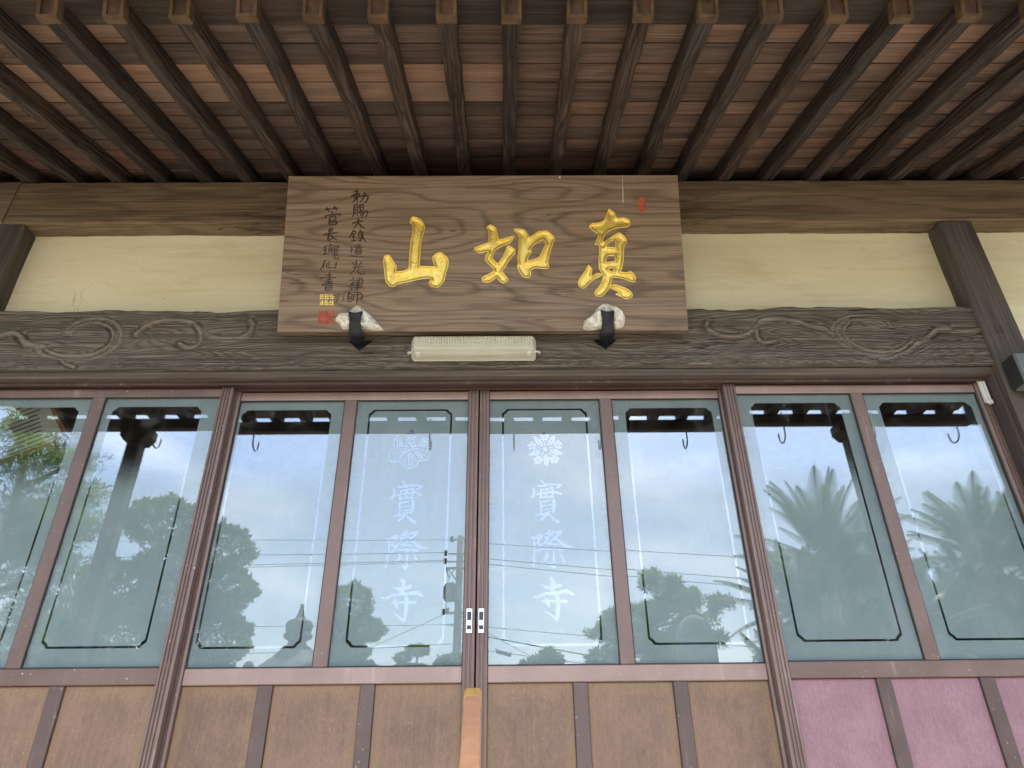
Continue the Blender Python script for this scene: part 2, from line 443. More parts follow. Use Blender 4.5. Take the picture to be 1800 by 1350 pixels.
def mat_leaf(name, a, b, rough=0.55):
    T = NT(name)
    at = T.n('ShaderNodeAttribute', attribute_name='tone')
    col = T.mix(at.outputs['Fac'], a, b)
    p = T.principled(col, rough, spec=0.3)
    tl = T.n('ShaderNodeBsdfTranslucent')
    T.l(T.mix(1.0, col, (1.2, 1.3, 0.6), 'MULTIPLY'), tl.inputs['Color'])
    ms = T.n('ShaderNodeMixShader')
    ms.inputs[0].default_value = 0.42
    T.l(p.outputs[0], ms.inputs[1])
    T.l(tl.outputs[0], ms.inputs[2])
    T.l(ms.outputs[0], T.out.inputs['Surface'])
    return T.m
M['needle'] = mat_leaf('pine_needles', (0.06, 0.105, 0.035), (0.17, 0.24, 0.075))
M['podocarp'] = mat_leaf('clipped_podocarpus_leaves', (0.045, 0.085, 0.034), (0.15, 0.22, 0.08))
M['cycad'] = mat_leaf('cycad_leaflets', (0.026, 0.055, 0.032), (0.065, 0.105, 0.055), 0.45)
M['bark'] = wood('tree_bark', (0.04, 0.03, 0.022), (0.08, 0.06, 0.045), (0.15, 0.12, 0.1), 'Z', ring=6, ring_amt=0.5, bump=1.0, bdist=0.02, var=0.2)

# ------------------------------------------------------------------ measured outlines (metres)
GOLD={'yama':[[(-0.2795,0.4356),(-0.2716,0.4565),(-0.2547,0.4538),(-0.2377,0.4459),(-0.2241,0.4237),(-0.2226,0.4119),(-0.2258,0.3937),(-0.2334,0.3627),(-0.2362,0.3267),(-0.2376,0.2859),(-0.2381,0.2554),(-0.2097,0.2553),(-0.1814,0.2539),(-0.1877,0.2729),(-0.1916,0.292),(-0.1811,0.3035),(-0.1599,0.3111),(-0.1371,0.2918),(-0.1298,0.2752),(-0.1319,0.255),(-0.1386,0.2322),(-0.1463,0.1971),(-0.1566,0.1821),(-0.1693,0.1702),(-0.1846,0.1728),(-0.1976,0.1773),(-0.2014,0.1948),(-0.1922,0.1998),(-0.1946,0.2061),(-0.2135,0.2079),(-0.2415,0.2025),(-0.2695,0.1956),(-0.2998,0.189),(-0.3207,0.1841),(-0.3298,0.1754),(-0.3462,0.1755),(-0.3609,0.193),(-0.3662,0.2131),(-0.3697,0.2433),(-0.3751,0.2763),(-0.3716,0.2966),(-0.354,0.3016),(-0.3453,0.2901),(-0.3241,0.2558),(-0.327,0.2343),(-0.3012,0.2355),(-0.2791,0.2467),(-0.2778,0.286),(-0.2763,0.3166),(-0.2738,0.3577),(-0.2677,0.3991),(-0.2695,0.4225)]],'onna':[[(0.0114,0.4117),(0.0265,0.4229),(0.0483,0.4093),(0.0524,0.3901),(0.0585,0.3609),(0.0813,0.3675),(0.1166,0.3775),(0.1102,0.3607),(0.0998,0.3473),(0.0729,0.3363),(0.0481,0.3219),(0.0388,0.3053),(0.0337,0.2877),(0.0398,0.2788),(0.0521,0.2655),(0.0644,0.2809),(0.0769,0.3007),(0.0852,0.3251),(0.0915,0.3362),(0.1059,0.3317),(0.1192,0.3205),(0.118,0.305),(0.1056,0.2907),(0.0931,0.272),(0.0807,0.25),(0.0694,0.2348),(0.0805,0.2194),(0.0907,0.2041),(0.0896,0.1933),(0.0743,0.1868),(0.0621,0.1934),(0.0479,0.2097),(0.0336,0.1968),(0.0173,0.1892),(-0.0031,0.1937),(-0.0052,0.2067),(0.005,0.2154),(0.0234,0.224),(0.0397,0.2393),(0.0254,0.2569),(0.0059,0.2789),(0.009,0.2966),(0.0193,0.3143),(0.0028,0.311),(-0.0157,0.3073),(-0.0343,0.3223),(-0.0333,0.3289),(-0.0096,0.3389),(0.0193,0.3499),(0.0193,0.3723),(0.0182,0.4015)]],'kuchi':[[(0.1137,0.4045),(0.1334,0.4056),(0.1562,0.3998),(0.1684,0.3807),(0.1724,0.3694),(0.1871,0.3795),(0.2018,0.3918),(0.2247,0.3973),(0.2434,0.395),(0.2688,0.3702),(0.2654,0.3556),(0.2543,0.3222),(0.2454,0.2868),(0.242,0.2713),(0.2452,0.2559),(0.2414,0.2428),(0.222,0.2433),(0.1974,0.2462),(0.1778,0.2387),(0.1766,0.2212),(0.1723,0.2085),(0.1519,0.2093),(0.1418,0.2191),(0.1268,0.2498),(0.13,0.2674),(0.1281,0.2851),(0.1316,0.3227),(0.133,0.3561),(0.1352,0.3718),(0.127,0.3876)],[(0.1822,0.3314),(0.1927,0.3425),(0.2095,0.3536),(0.2262,0.3625),(0.2362,0.3446),(0.2276,0.3268),(0.2189,0.3046),(0.2084,0.288),(0.1856,0.2782),(0.165,0.2739),(0.1673,0.2915),(0.1809,0.3114),(0.1759,0.3225)]],'shin':[[(0.4012,0.4135),(0.4132,0.4276),(0.4364,0.4291),(0.457,0.4384),(0.4664,0.4589),(0.4777,0.4867),(0.4905,0.4794),(0.5016,0.4682),(0.5066,0.4493),(0.5327,0.4507),(0.5513,0.4444),(0.5593,0.4302),(0.5498,0.4129),(0.5251,0.4099),(0.496,0.4053),(0.4725,0.3929),(0.4605,0.3805),(0.4494,0.3557),(0.4564,0.3494),(0.4772,0.368),(0.4949,0.3788),(0.5155,0.3881),(0.5294,0.3771),(0.5429,0.3584),(0.538,0.3445),(0.5303,0.3337),(0.5275,0.3029),(0.5246,0.2722),(0.5176,0.2418),(0.5113,0.2297),(0.5339,0.2265),(0.5512,0.231),(0.5686,0.2097),(0.5634,0.1902),(0.552,0.1902),(0.527,0.1994),(0.5046,0.2055),(0.4819,0.2056),(0.4754,0.1845),(0.4694,0.1755),(0.4865,0.1785),(0.5088,0.1724),(0.5365,0.1602),(0.5526,0.1422),(0.549,0.1273),(0.5291,0.1221),(0.5125,0.129),(0.4891,0.141),(0.5049,0.1469),(0.4884,0.1575),(0.469,0.1665),(0.4571,0.1516),(0.4395,0.1323),(0.4171,0.1339),(0.4119,0.1474),(0.4238,0.1638),(0.4387,0.1847),(0.4451,0.2058),(0.4484,0.2178),(0.4253,0.2058),(0.4022,0.1939),(0.3846,0.1729),(0.3702,0.164),(0.355,0.1731),(0.3527,0.1911),(0.3602,0.2061),(0.381,0.2363),(0.3931,0.2575),(0.4066,0.2392),(0.4029,0.212),(0.4231,0.224),(0.4429,0.2224),(0.4337,0.2421),(0.432,0.2726),(0.4346,0.3032),(0.4369,0.3279),(0.4331,0.3402),(0.423,0.3387),(0.4218,0.3465),(0.4312,0.3681),(0.4375,0.3806),(0.4178,0.3947)],[(0.4585,0.3309),(0.4706,0.3463),(0.4941,0.3601),(0.4993,0.3462),(0.4984,0.3261),(0.4784,0.3277)],[(0.4596,0.2863),(0.4686,0.2954),(0.4943,0.2953),(0.4939,0.2724),(0.4732,0.2694),(0.4589,0.2679)],[(0.4664,0.242),(0.4723,0.2465),(0.4893,0.2449),(0.4859,0.2328),(0.4744,0.2298)]]}
INK={'choku':[[(-0.4986,0.5621),(-0.4785,0.5658)],[(-0.4867,0.5733),(-0.4826,0.5174)],[(-0.5067,0.5423),(-0.4981,0.5497),(-0.4757,0.5546),(-0.4785,0.5409)],[(-0.4958,0.5497),(-0.4919,0.5372),(-0.4752,0.5426)],[(-0.485,0.536),(-0.5011,0.5175)],[(-0.4729,0.5421),(-0.4425,0.5438),(-0.4494,0.5185),(-0.4562,0.521)],[(-0.4557,0.5608),(-0.4592,0.5384),(-0.4718,0.5174)]],'shi':[[(-0.4938,0.5063),(-0.4944,0.4694)],[(-0.4926,0.5051),(-0.4804,0.5075),(-0.4789,0.473)],[(-0.4921,0.494),(-0.481,0.4964)],[(-0.4917,0.4841),(-0.4805,0.4853)],[(-0.4945,0.4719),(-0.4778,0.4743)],[(-0.491,0.4682),(-0.4983,0.4572)],[(-0.4831,0.4681),(-0.4779,0.4615)],[(-0.4724,0.505),(-0.4712,0.4865)],[(-0.4724,0.505),(-0.4579,0.5074),(-0.4582,0.4877)],[(-0.4709,0.4964),(-0.4586,0.4976)],[(-0.4716,0.4865),(-0.4582,0.4877)],[(-0.4681,0.4841),(-0.4743,0.4718)],[(-0.4701,0.4779),(-0.4434,0.4815),(-0.4438,0.4643),(-0.4513,0.457)],[(-0.4611,0.4767),(-0.4694,0.462)],[(-0.4532,0.4766),(-0.4646,0.4546)]],'dai':[[(-0.4971,0.4303),(-0.4751,0.4376),(-0.4539,0.4399)],[(-0.4756,0.451),(-0.476,0.4327),(-0.4916,0.4096)],[(-0.4737,0.4327),(-0.4607,0.4144),(-0.4471,0.4107)]],'kan':[[(-0.4913,0.4024),(-0.4994,0.3843),(-0.5065,0.3698)],[(-0.4913,0.4012),(-0.4786,0.3926)],[(-0.4972,0.3855),(-0.4818,0.3885)],[(-0.4968,0.3758),(-0.4813,0.3782)],[(-0.4895,0.3878),(-0.4894,0.3601)],[(-0.4981,0.357),(-0.4783,0.3613)],[(-0.4646,0.4035),(-0.4727,0.3854)],[(-0.4677,0.3962),(-0.4509,0.3937)],[(-0.4609,0.3938),(-0.4532,0.3696),(-0.4414,0.3527)],[(-0.4748,0.3817),(-0.4526,0.3829)],[(-0.4733,0.3721),(-0.4567,0.3744)],[(-0.4717,0.3613),(-0.4583,0.36)],[(-0.4538,0.3853),(-0.4649,0.3576)]],'dou':[[(-0.4775,0.3433),(-0.4707,0.3384)],[(-0.4633,0.3468),(-0.4662,0.3372)],[(-0.4859,0.3325),(-0.4528,0.3348)],[(-0.479,0.3265),(-0.4791,0.3038)],[(-0.479,0.3265),(-0.4596,0.3288),(-0.4592,0.3045)],[(-0.4776,0.3193),(-0.461,0.3205)],[(-0.4772,0.3122),(-0.4607,0.3126)],[(-0.478,0.3046),(-0.4593,0.3054)],[(-0.4992,0.3338),(-0.4927,0.3266),(-0.4985,0.3182),(-0.4925,0.3087)],[(-0.4976,0.2992),(-0.4753,0.2936),(-0.4478,0.2942)]],'kan2':[[(-0.5955,0.4968),(-0.6049,0.4845)],[(-0.6018,0.4889),(-0.5818,0.4913)],[(-0.5928,0.4882),(-0.5879,0.4796)],[(-0.5666,0.5016),(-0.5759,0.4869)],[(-0.5729,0.493),(-0.5516,0.4942)],[(-0.5627,0.4918),(-0.5597,0.4844)],[(-0.5778,0.4795),(-0.5752,0.4722)],[(-0.5971,0.4649),(-0.603,0.4502)],[(-0.596,0.4636),(-0.5459,0.4696),(-0.5477,0.461)],[(-0.5833,0.4575),(-0.5861,0.4258)],[(-0.5833,0.4575),(-0.5622,0.4599),(-0.563,0.4452),(-0.5836,0.4428)],[(-0.5843,0.435),(-0.5577,0.4379),(-0.5604,0.4257),(-0.5849,0.4238)]],'chou':[[(-0.5829,0.4088),(-0.5827,0.3846)],[(-0.5829,0.4076),(-0.5685,0.4099)],[(-0.5813,0.3991),(-0.568,0.401)],[(-0.6038,0.3847),(-0.5774,0.3882),(-0.5488,0.3941)],[(-0.5838,0.3846),(-0.5848,0.3605),(-0.5686,0.3689)],[(-0.577,0.3821),(-0.5665,0.3713),(-0.5516,0.3616)]],'rou':[[(-0.6009,0.3318),(-0.5858,0.3389)],[(-0.5933,0.3353),(-0.5938,0.3031)],[(-0.6002,0.3198),(-0.5872,0.3234)],[(-0.601,0.3015),(-0.5853,0.309)],[(-0.5775,0.3485),(-0.5737,0.3401)],[(-0.5834,0.336),(-0.566,0.3407)],[(-0.5813,0.3288),(-0.5666,0.3316)],[(-0.5785,0.3269),(-0.5791,0.3055)],[(-0.5687,0.3293),(-0.5681,0.3054)],[(-0.5781,0.3186),(-0.5693,0.3202)],[(-0.5594,0.3412),(-0.5578,0.2911),(-0.5433,0.2863),(-0.5414,0.2922)],[(-0.5569,0.3359),(-0.5436,0.3363),(-0.5476,0.3268),(-0.5563,0.3252)],[(-0.5548,0.3168),(-0.5428,0.3196)],[(-0.5544,0.3089),(-0.5445,0.3108)],[(-0.555,0.3001),(-0.5441,0.3017)]],'sen':[[(-0.5912,0.2824),(-0.5988,0.2608),(-0.6089,0.2407)],[(-0.5955,0.2689),(-0.5955,0.2473)],[(-0.577,0.2756),(-0.5757,0.2513)],[(-0.5837,0.2689),(-0.5836,0.25),(-0.5557,0.2525)],[(-0.5491,0.2714),(-0.5504,0.2579),(-0.5553,0.2458)]],'sho':[[(-0.5735,0.2338),(-0.5723,0.1883)],[(-0.589,0.2199),(-0.5616,0.223)],[(-0.6047,0.2098),(-0.576,0.2118),(-0.5473,0.2117)],[(-0.5842,0.2017),(-0.5631,0.2043)],[(-0.585,0.1937),(-0.5602,0.1963)],[(-0.5993,0.1805),(-0.5797,0.187),(-0.5561,0.1883)],[(-0.5854,0.1777),(-0.585,0.1605)],[(-0.5842,0.1777),(-0.5613,0.1798),(-0.5634,0.1617)],[(-0.5832,0.1692),(-0.5639,0.1707)],[(-0.5845,0.1605),(-0.5634,0.1617)]],'kou':[[(-0.4753,0.2792),(-0.4755,0.2549)],[(-0.4888,0.2712),(-0.4802,0.259)],[(-0.4549,0.2737),(-0.4656,0.2589)],[(-0.4891,0.2517),(-0.4491,0.2548)],[(-0.4778,0.2509),(-0.4846,0.2361),(-0.4965,0.2227)],[(-0.4653,0.2522),(-0.4669,0.232),(-0.4553,0.2252),(-0.4428,0.2252),(-0.4409,0.2386)]],'zen':[[(-0.486,0.212),(-0.4803,0.2066)],[(-0.4967,0.1987),(-0.4775,0.2012),(-0.4993,0.1747)],[(-0.4875,0.1893),(-0.4874,0.1614)],[(-0.4849,0.1879),(-0.4765,0.1794)],[(-0.4709,0.2092),(-0.4676,0.2033)],[(-0.461,0.2119),(-0.4607,0.2038)],[(-0.451,0.2118),(-0.4544,0.2038)],[(-0.4704,0.1985),(-0.4715,0.1772)],[(-0.4692,0.1985),(-0.4475,0.2011),(-0.4516,0.1798)],[(-0.4699,0.1879),(-0.4501,0.1904)],[(-0.4707,0.178),(-0.4509,0.1806)],[(-0.4766,0.1701),(-0.4456,0.1731)],[(-0.461,0.2012),(-0.4646,0.1799),(-0.4686,0.1586)]],'shi2':[[(-0.4946,0.1548),(-0.5004,0.1455)],[(-0.4979,0.1455),(-0.5002,0.1152)],[(-0.4966,0.1455),(-0.485,0.1468),(-0.4862,0.1349),(-0.4973,0.1331)],[(-0.497,0.1265),(-0.4847,0.1283),(-0.4866,0.1178),(-0.499,0.116)],[(-0.4807,0.1507),(-0.451,0.1533)],[(-0.4779,0.1428),(-0.4794,0.1217)],[(-0.4766,0.1428),(-0.4476,0.1453),(-0.451,0.1263),(-0.456,0.1269)],[(-0.4653,0.1507),(-0.4652,0.1269),(-0.4663,0.1059)]],'arcs':[[(-0.5351,0.1536),(-0.5365,0.1325),(-0.5433,0.1115)],[(-0.5103,0.1562),(-0.5164,0.143),(-0.5167,0.1245),(-0.5224,0.114)]]}
SEALS={'gold':[(-0.6041,0.1473),(-0.5514,0.1471),(-0.5489,0.0997),(-0.6014,0.1)],'red':[(-0.6047,0.0804),(-0.5504,0.0801),(-0.5477,0.0294),(-0.6018,0.0297)],'oval':[(0.5898,0.5348),(0.6237,0.4725)]}
THREAD=[(0.5371,0.6294),(0.534,0.511),(0.2943,0.618)]
HOOKPL=[(-0.4591,0.0833),(-0.3823,-0.0154),(-0.5246,0.0179),(-0.3763,-0.0111),(-0.4579,-0.0366),(0.4515,0.0789),(0.3673,0.0068),(0.5115,0.0127),(0.451,-0.0371)]
LETTERS={'jitsu':[[(0.2177,2.4779,0.005),(0.2327,2.4619,0.0099)],[(0.2015,2.4541,0.0061),(0.2283,2.4563,0.0072),(0.2566,2.4626,0.0077),(0.2902,2.4579,0.0072)],[(0.2888,2.4573,0.0072),(0.2715,2.4468,0.0044)],[(0.1874,2.4521,0.0039),(0.1931,2.432,0.0094),(0.1851,2.413,0.0099)],[(0.1978,2.4217,0.0044),(0.2162,2.4274,0.0061),(0.2598,2.435,0.0066),(0.2667,2.4329,0.0083),(0.2874,2.426,0.0083)],[(0.2167,2.4466,0.0061),(0.2149,2.4137,0.0066)],[(0.2166,2.4407,0.0061),(0.2604,2.4498,0.0066)],[(0.2116,2.4137,0.0066),(0.2605,2.4168,0.0072)],[(0.2596,2.4507,0.0083),(0.2547,2.4125,0.0083)],[(0.2383,2.4449,0.005),(0.2344,2.4141,0.005)],[(0.214,2.4011,0.0083),(0.2165,2.3737,0.0077),(0.2158,2.3508,0.0077)],[(0.218,2.3967,0.005),(0.246,2.4032,0.0061)],[(0.2601,2.4066,0.011),(0.2614,2.3848,0.0121),(0.2582,2.359,0.011)],[(0.2203,2.3823,0.005),(0.2566,2.3878,0.005)],[(0.2199,2.3679,0.005),(0.256,2.3734,0.005)],[(0.1946,2.3495,0.0055),(0.2249,2.353,0.0083),(0.2501,2.3642,0.0061)],[(0.2443,2.3563,0.0066),(0.2133,2.3324,0.0094)],[(0.2427,2.3506,0.0055),(0.2573,2.3363,0.011),(0.2747,2.3262,0.0143)]],'sai':[[(0.1767,2.2753,0.0042),(0.1906,2.2705,0.0094),(0.2153,2.2807,0.0104)],[(0.2161,2.2802,0.0115),(0.201,2.2543,0.0089)],[(0.1991,2.253,0.0094),(0.2153,2.2387,0.0094)],[(0.2158,2.2374,0.0089),(0.206,2.2272,0.0089),(0.194,2.2247,0.0063)],[(0.1879,2.2635,0.0057),(0.1903,2.2389,0.0073),(0.1845,2.1767,0.0089)],[(0.2431,2.3037,0.0037),(0.2406,2.2918,0.0078),(0.2295,2.2814,0.0068)],[(0.2427,2.2918,0.0068),(0.2341,2.267,0.0089),(0.2168,2.2469,0.0078)],[(0.2242,2.2762,0.0042),(0.2345,2.2644,0.0063)],[(0.24,2.2874,0.0057),(0.2543,2.2912,0.0057),(0.2472,2.276,0.0063)],[(0.258,2.2872,0.0068),(0.2826,2.2923,0.0104)],[(0.2799,2.2889,0.0094),(0.2572,2.2681,0.0068),(0.2388,2.254,0.0052)],[(0.255,2.2773,0.0052),(0.2771,2.2537,0.0115),(0.2969,2.2406,0.0115),(0.321,2.2384,0.0042)],[(0.2283,2.2484,0.0057),(0.2679,2.2481,0.0068)],[(0.2214,2.2322,0.0047),(0.2558,2.2327,0.0089),(0.2888,2.2309,0.0104)],[(0.2519,2.2307,0.0068),(0.2534,2.1925,0.0089),(0.252,2.1687,0.0104)],[(0.252,2.1694,0.0094),(0.2435,2.1763,0.0078),(0.2314,2.1902,0.0037)],[(0.2304,2.2201,0.0073),(0.2282,2.2054,0.0089),(0.2201,2.1923,0.0104)],[(0.2718,2.2198,0.0052),(0.2812,2.2049,0.0094),(0.2868,2.1877,0.0115)]],'ji':[[(0.2382,2.1341,0.0104),(0.2477,2.1217,0.013),(0.2426,2.0878,0.0115)],[(0.2114,2.1135,0.0047),(0.2284,2.1041,0.0104),(0.2507,2.1059,0.0115),(0.2733,2.1125,0.0089)],[(0.1807,2.0763,0.0057),(0.1954,2.0745,0.0094),(0.2179,2.0839,0.0094),(0.2599,2.0872,0.0104),(0.2897,2.0922,0.012),(0.3118,2.0807,0.0078)],[(0.2061,2.0605,0.0042),(0.2343,2.0615,0.0078),(0.2587,2.0601,0.0094),(0.2911,2.0603,0.0094)],[(0.2199,2.0723,0.0063),(0.2267,2.0556,0.0136),(0.2323,2.0418,0.0057)],[(0.257,2.0768,0.0136),(0.2618,2.0624,0.013),(0.2594,2.0293,0.0125),(0.2563,2.0032,0.0094)],[(0.2563,2.0032,0.0115),(0.2399,2.0154,0.0073),(0.2186,2.032,0.0031)]]}
PAULOWNIA=[[(-0.2553,2.598),(-0.2703,2.5855),(-0.2806,2.5685),(-0.2838,2.5531),(-0.2726,2.5346),(-0.2507,2.5253),(-0.2299,2.5343),(-0.2174,2.5541),(-0.2206,2.5712),(-0.2359,2.5869),(-0.2553,2.598)],[(-0.2548,2.5901),(-0.2516,2.5268)],[(-0.2574,2.5854),(-0.2663,2.5684),(-0.272,2.5468)],[(-0.2556,2.5808),(-0.2614,2.5591),(-0.2627,2.536)],[(-0.251,2.5838),(-0.2418,2.5651),(-0.2371,2.5359)],[(-0.2488,2.5854),(-0.2348,2.5682),(-0.2278,2.5465)],[(-0.2524,2.5745),(-0.2465,2.5497),(-0.2448,2.5359)],[(-0.2574,2.6083),(-0.2779,2.6129),(-0.298,2.6108),(-0.3188,2.6),(-0.3265,2.5766),(-0.3199,2.558),(-0.3064,2.5502),(-0.2838,2.5531)],[(-0.26,2.6043),(-0.2913,2.5982),(-0.3173,2.5796)],[(-0.264,2.598),(-0.2904,2.5857),(-0.3131,2.5625)],[(-0.2706,2.5902),(-0.2894,2.5717),(-0.3039,2.5548)],[(-0.2786,2.5809),(-0.2901,2.5608)],[(-0.2516,2.6083),(-0.2316,2.6119),(-0.2114,2.6118),(-0.1851,2.6053),(-0.177,2.5864),(-0.1832,2.5678),(-0.1954,2.554),(-0.2169,2.5563)],[(-0.2471,2.6042),(-0.2165,2.5992),(-0.1828,2.588)],[(-0.2424,2.5994),(-0.2129,2.5867),(-0.1877,2.5709)],[(-0.2333,2.5915),(-0.2124,2.5773),(-0.1955,2.5571)],[(-0.2183,2.5805),(-0.2058,2.5618)],[(-0.2504,2.6121),(-0.2534,2.6599)],[(-0.2981,2.6124),(-0.3004,2.6442)],[(-0.2013,2.6117),(-0.2021,2.6435)],[(-0.2444,2.6695),(-0.2458,2.6649),(-0.2498,2.663),(-0.2541,2.665),(-0.2561,2.6695),(-0.2547,2.6741),(-0.2506,2.676),(-0.2464,2.674),(-0.2444,2.6695)],[(-0.2567,2.6567),(-0.258,2.6526),(-0.2616,2.6509),(-0.2654,2.6526),(-0.2672,2.6567),(-0.266,2.6608),(-0.2624,2.6625),(-0.2585,2.6608),(-0.2567,2.6567)],[(-0.2348,2.6549),(-0.2361,2.6508),(-0.2397,2.6492),(-0.2435,2.6509),(-0.2453,2.655),(-0.244,2.6591),(-0.2404,2.6607),(-0.2366,2.659),(-0.2348,2.6549)],[(-0.2559,2.6391),(-0.2573,2.6346),(-0.2613,2.6327),(-0.2655,2.6346),(-0.2675,2.6391),(-0.2661,2.6436),(-0.2621,2.6455),(-0.2579,2.6436),(-0.2559,2.6391)],[(-0.2347,2.6389),(-0.2361,2.6344),(-0.2401,2.6326),(-0.2443,2.6345),(-0.2463,2.639),(-0.2449,2.6435),(-0.2409,2.6453),(-0.2367,2.6434),(-0.2347,2.6389)],[(-0.2563,2.6225),(-0.2579,2.6176),(-0.2622,2.6156),(-0.2669,2.6177),(-0.269,2.6226),(-0.2675,2.6276),(-0.2631,2.6296),(-0.2585,2.6275),(-0.2563,2.6225)],[(-0.2317,2.6224),(-0.2333,2.6175),(-0.2376,2.6155),(-0.2423,2.6175),(-0.2444,2.6225),(-0.2429,2.6274),(-0.2385,2.6294),(-0.2338,2.6273),(-0.2317,2.6224)],[(-0.2961,2.6489),(-0.2972,2.6453),(-0.3004,2.6438),(-0.3038,2.6454),(-0.3054,2.649),(-0.3043,2.6526),(-0.3011,2.6541),(-0.2977,2.6526),(-0.2961,2.6489)],[(-0.3052,2.6378),(-0.3063,2.634),(-0.3097,2.6324),(-0.3133,2.634),(-0.315,2.6379),(-0.3139,2.6417),(-0.3105,2.6433),(-0.3069,2.6417),(-0.3052,2.6378)],[(-0.2848,2.6377),(-0.286,2.6339),(-0.2894,2.6323),(-0.293,2.6339),(-0.2947,2.6377),(-0.2935,2.6416),(-0.2902,2.6431),(-0.2866,2.6415),(-0.2848,2.6377)],[(-0.307,2.6229),(-0.3083,2.6184),(-0.3123,2.6166),(-0.3165,2.6185),(-0.3185,2.623),(-0.3172,2.6275),(-0.3132,2.6293),(-0.309,2.6274),(-0.307,2.6229)],[(-0.2806,2.6227),(-0.282,2.6182),(-0.286,2.6164),(-0.2902,2.6183),(-0.2922,2.6228),(-0.2908,2.6273),(-0.2869,2.6291),(-0.2826,2.6272),(-0.2806,2.6227)],[(-0.197,2.646),(-0.1982,2.6424),(-0.2014,2.6409),(-0.2048,2.6424),(-0.2063,2.6461),(-0.2052,2.6497),(-0.2019,2.6512),(-0.1986,2.6496),(-0.197,2.646)],[(-0.2063,2.6346),(-0.2075,2.6308),(-0.2109,2.6292),(-0.2145,2.6308),(-0.2162,2.6346),(-0.2149,2.6385),(-0.2115,2.64),(-0.2079,2.6384),(-0.2063,2.6346)],[(-0.1866,2.6354),(-0.1878,2.6316),(-0.1913,2.63),(-0.1948,2.6316),(-0.1965,2.6355),(-0.1952,2.6393),(-0.1918,2.6408),(-0.1882,2.6392),(-0.1866,2.6354)],[(-0.2097,2.6222),(-0.2111,2.6178),(-0.2151,2.6159),(-0.2193,2.6178),(-0.2213,2.6223),(-0.2198,2.6268),(-0.2158,2.6286),(-0.2116,2.6267),(-0.2097,2.6222)],[(-0.1888,2.6221),(-0.1903,2.6176),(-0.1943,2.6158),(-0.1985,2.6177),(-0.2004,2.6222),(-0.1989,2.6266),(-0.1949,2.6285),(-0.1907,2.6266),(-0.1888,2.6221)]]
STARC=(0.2377,2.596)
MPP=0.0019560000000000007
SCROLLS=[([(-1.813,3.009),(-1.782,3.019),(-1.755,3.033),(-1.725,3.023),(-1.692,2.991),(-1.652,2.974),(-1.619,2.971)],7),([(-1.623,2.964),(-1.589,2.937),(-1.532,2.92),(-1.475,2.916),(-1.411,2.929),(-1.373,2.956),(-1.35,2.989),(-1.356,3.031),(-1.386,3.066),(-1.431,3.084),(-1.478,3.084),(-1.52,3.067),(-1.54,3.039)],8),([(-1.6,2.954),(-1.536,2.933),(-1.457,2.933),(-1.399,2.949),(-1.374,2.983),(-1.374,3.024),(-1.401,3.059),(-1.453,3.077)],4),([(-1.528,2.906),(-1.507,2.893),(-1.476,2.883)],5),([(-1.288,3.024),(-1.252,3.065),(-1.187,3.086),(-1.116,3.082),(-1.071,3.064),(-1.041,3.032),(-0.995,3.008),(-0.936,3.001),(-0.886,3.011),(-0.862,3.035),(-0.858,3.063),(-0.87,3.084)],6),([(-1.07,3.061),(-1.045,3.022),(-1.042,2.984),(-1.067,2.964),(-1.096,2.968),(-1.116,2.981)],6),([(1.897,3.025),(1.843,3.017),(1.801,3.022),(1.768,3.03),(1.73,3.026),(1.692,2.997),(1.649,2.971),(1.612,2.967)],7),([(1.632,2.976),(1.581,2.934),(1.519,2.918),(1.45,2.922),(1.392,2.944),(1.351,2.982),(1.34,3.024),(1.371,3.063),(1.426,3.08),(1.492,3.08),(1.539,3.066),(1.548,3.045),(1.518,3.04),(1.479,3.058)],8),([(1.612,2.967),(1.552,2.934),(1.473,2.931),(1.415,2.952),(1.381,2.986),(1.377,3.028),(1.407,3.063)],4),([(1.479,2.898),(1.507,2.897),(1.545,2.909)],5),([(1.329,3.007),(1.3,3.037),(1.259,3.046),(1.205,3.068),(1.15,3.079),(1.091,3.078),(1.059,3.06),(1.031,3.026),(0.976,3.001),(0.919,3.001),(0.879,3.018),(0.857,3.044),(0.865,3.07)],6),([(1.045,3.026),(1.043,2.992),(1.063,2.971),(1.108,2.979)],6)]

# ------------------------------------------------------------------ object helpers
WLOC = {}
def tag(o, label=None, cat=None, group=None, kind=None):
    for k, v in (('label', label), ('category', cat), ('group', group), ('kind', kind)):
        if v: o[k] = v
    return o
def thing(name, loc, label, cat, group=None):
    o = bpy.data.objects.new(name, None)
    o.empty_display_size = 0.1
    COL.objects.link(o)
    o.location = loc
    WLOC[o] = Vector(loc)
    return tag(o, label, cat, group)
def link_mesh(name, me, origin, parent=None):
    o = bpy.data.objects.new(name, me)
    COL.objects.link(o)
    origin = Vector(origin)
    o.parent = parent
    o.location = origin - (WLOC[parent] if parent else Vector((0, 0, 0)))
    WLOC[o] = origin
    return o
def mesh(name, verts, faces, mat, parent=None, smooth=False, origin=None, attr=None):
    """verts in world space; the object's origin is put at their centre"""
    v = np.asarray(verts, float)
    if origin is None: origin = (v.min(0) + v.max(0)) / 2
    origin = np.asarray(origin, float)
    me = bpy.data.meshes.new(name)
    me.from_pydata((v - origin).tolist(), [], [tuple(int(i) for i in f) for f in faces])
    me.materials.append(mat)
    if smooth: me.polygons.foreach_set('use_smooth', [True] * len(me.polygons))
    if attr is not None:
        a = me.attributes.new(attr[0], 'FLOAT', 'POINT')
        a.data.foreach_set('value', np.asarray(attr[1], 'f'))
    me.update()
    return link_mesh(name, me, origin, parent)
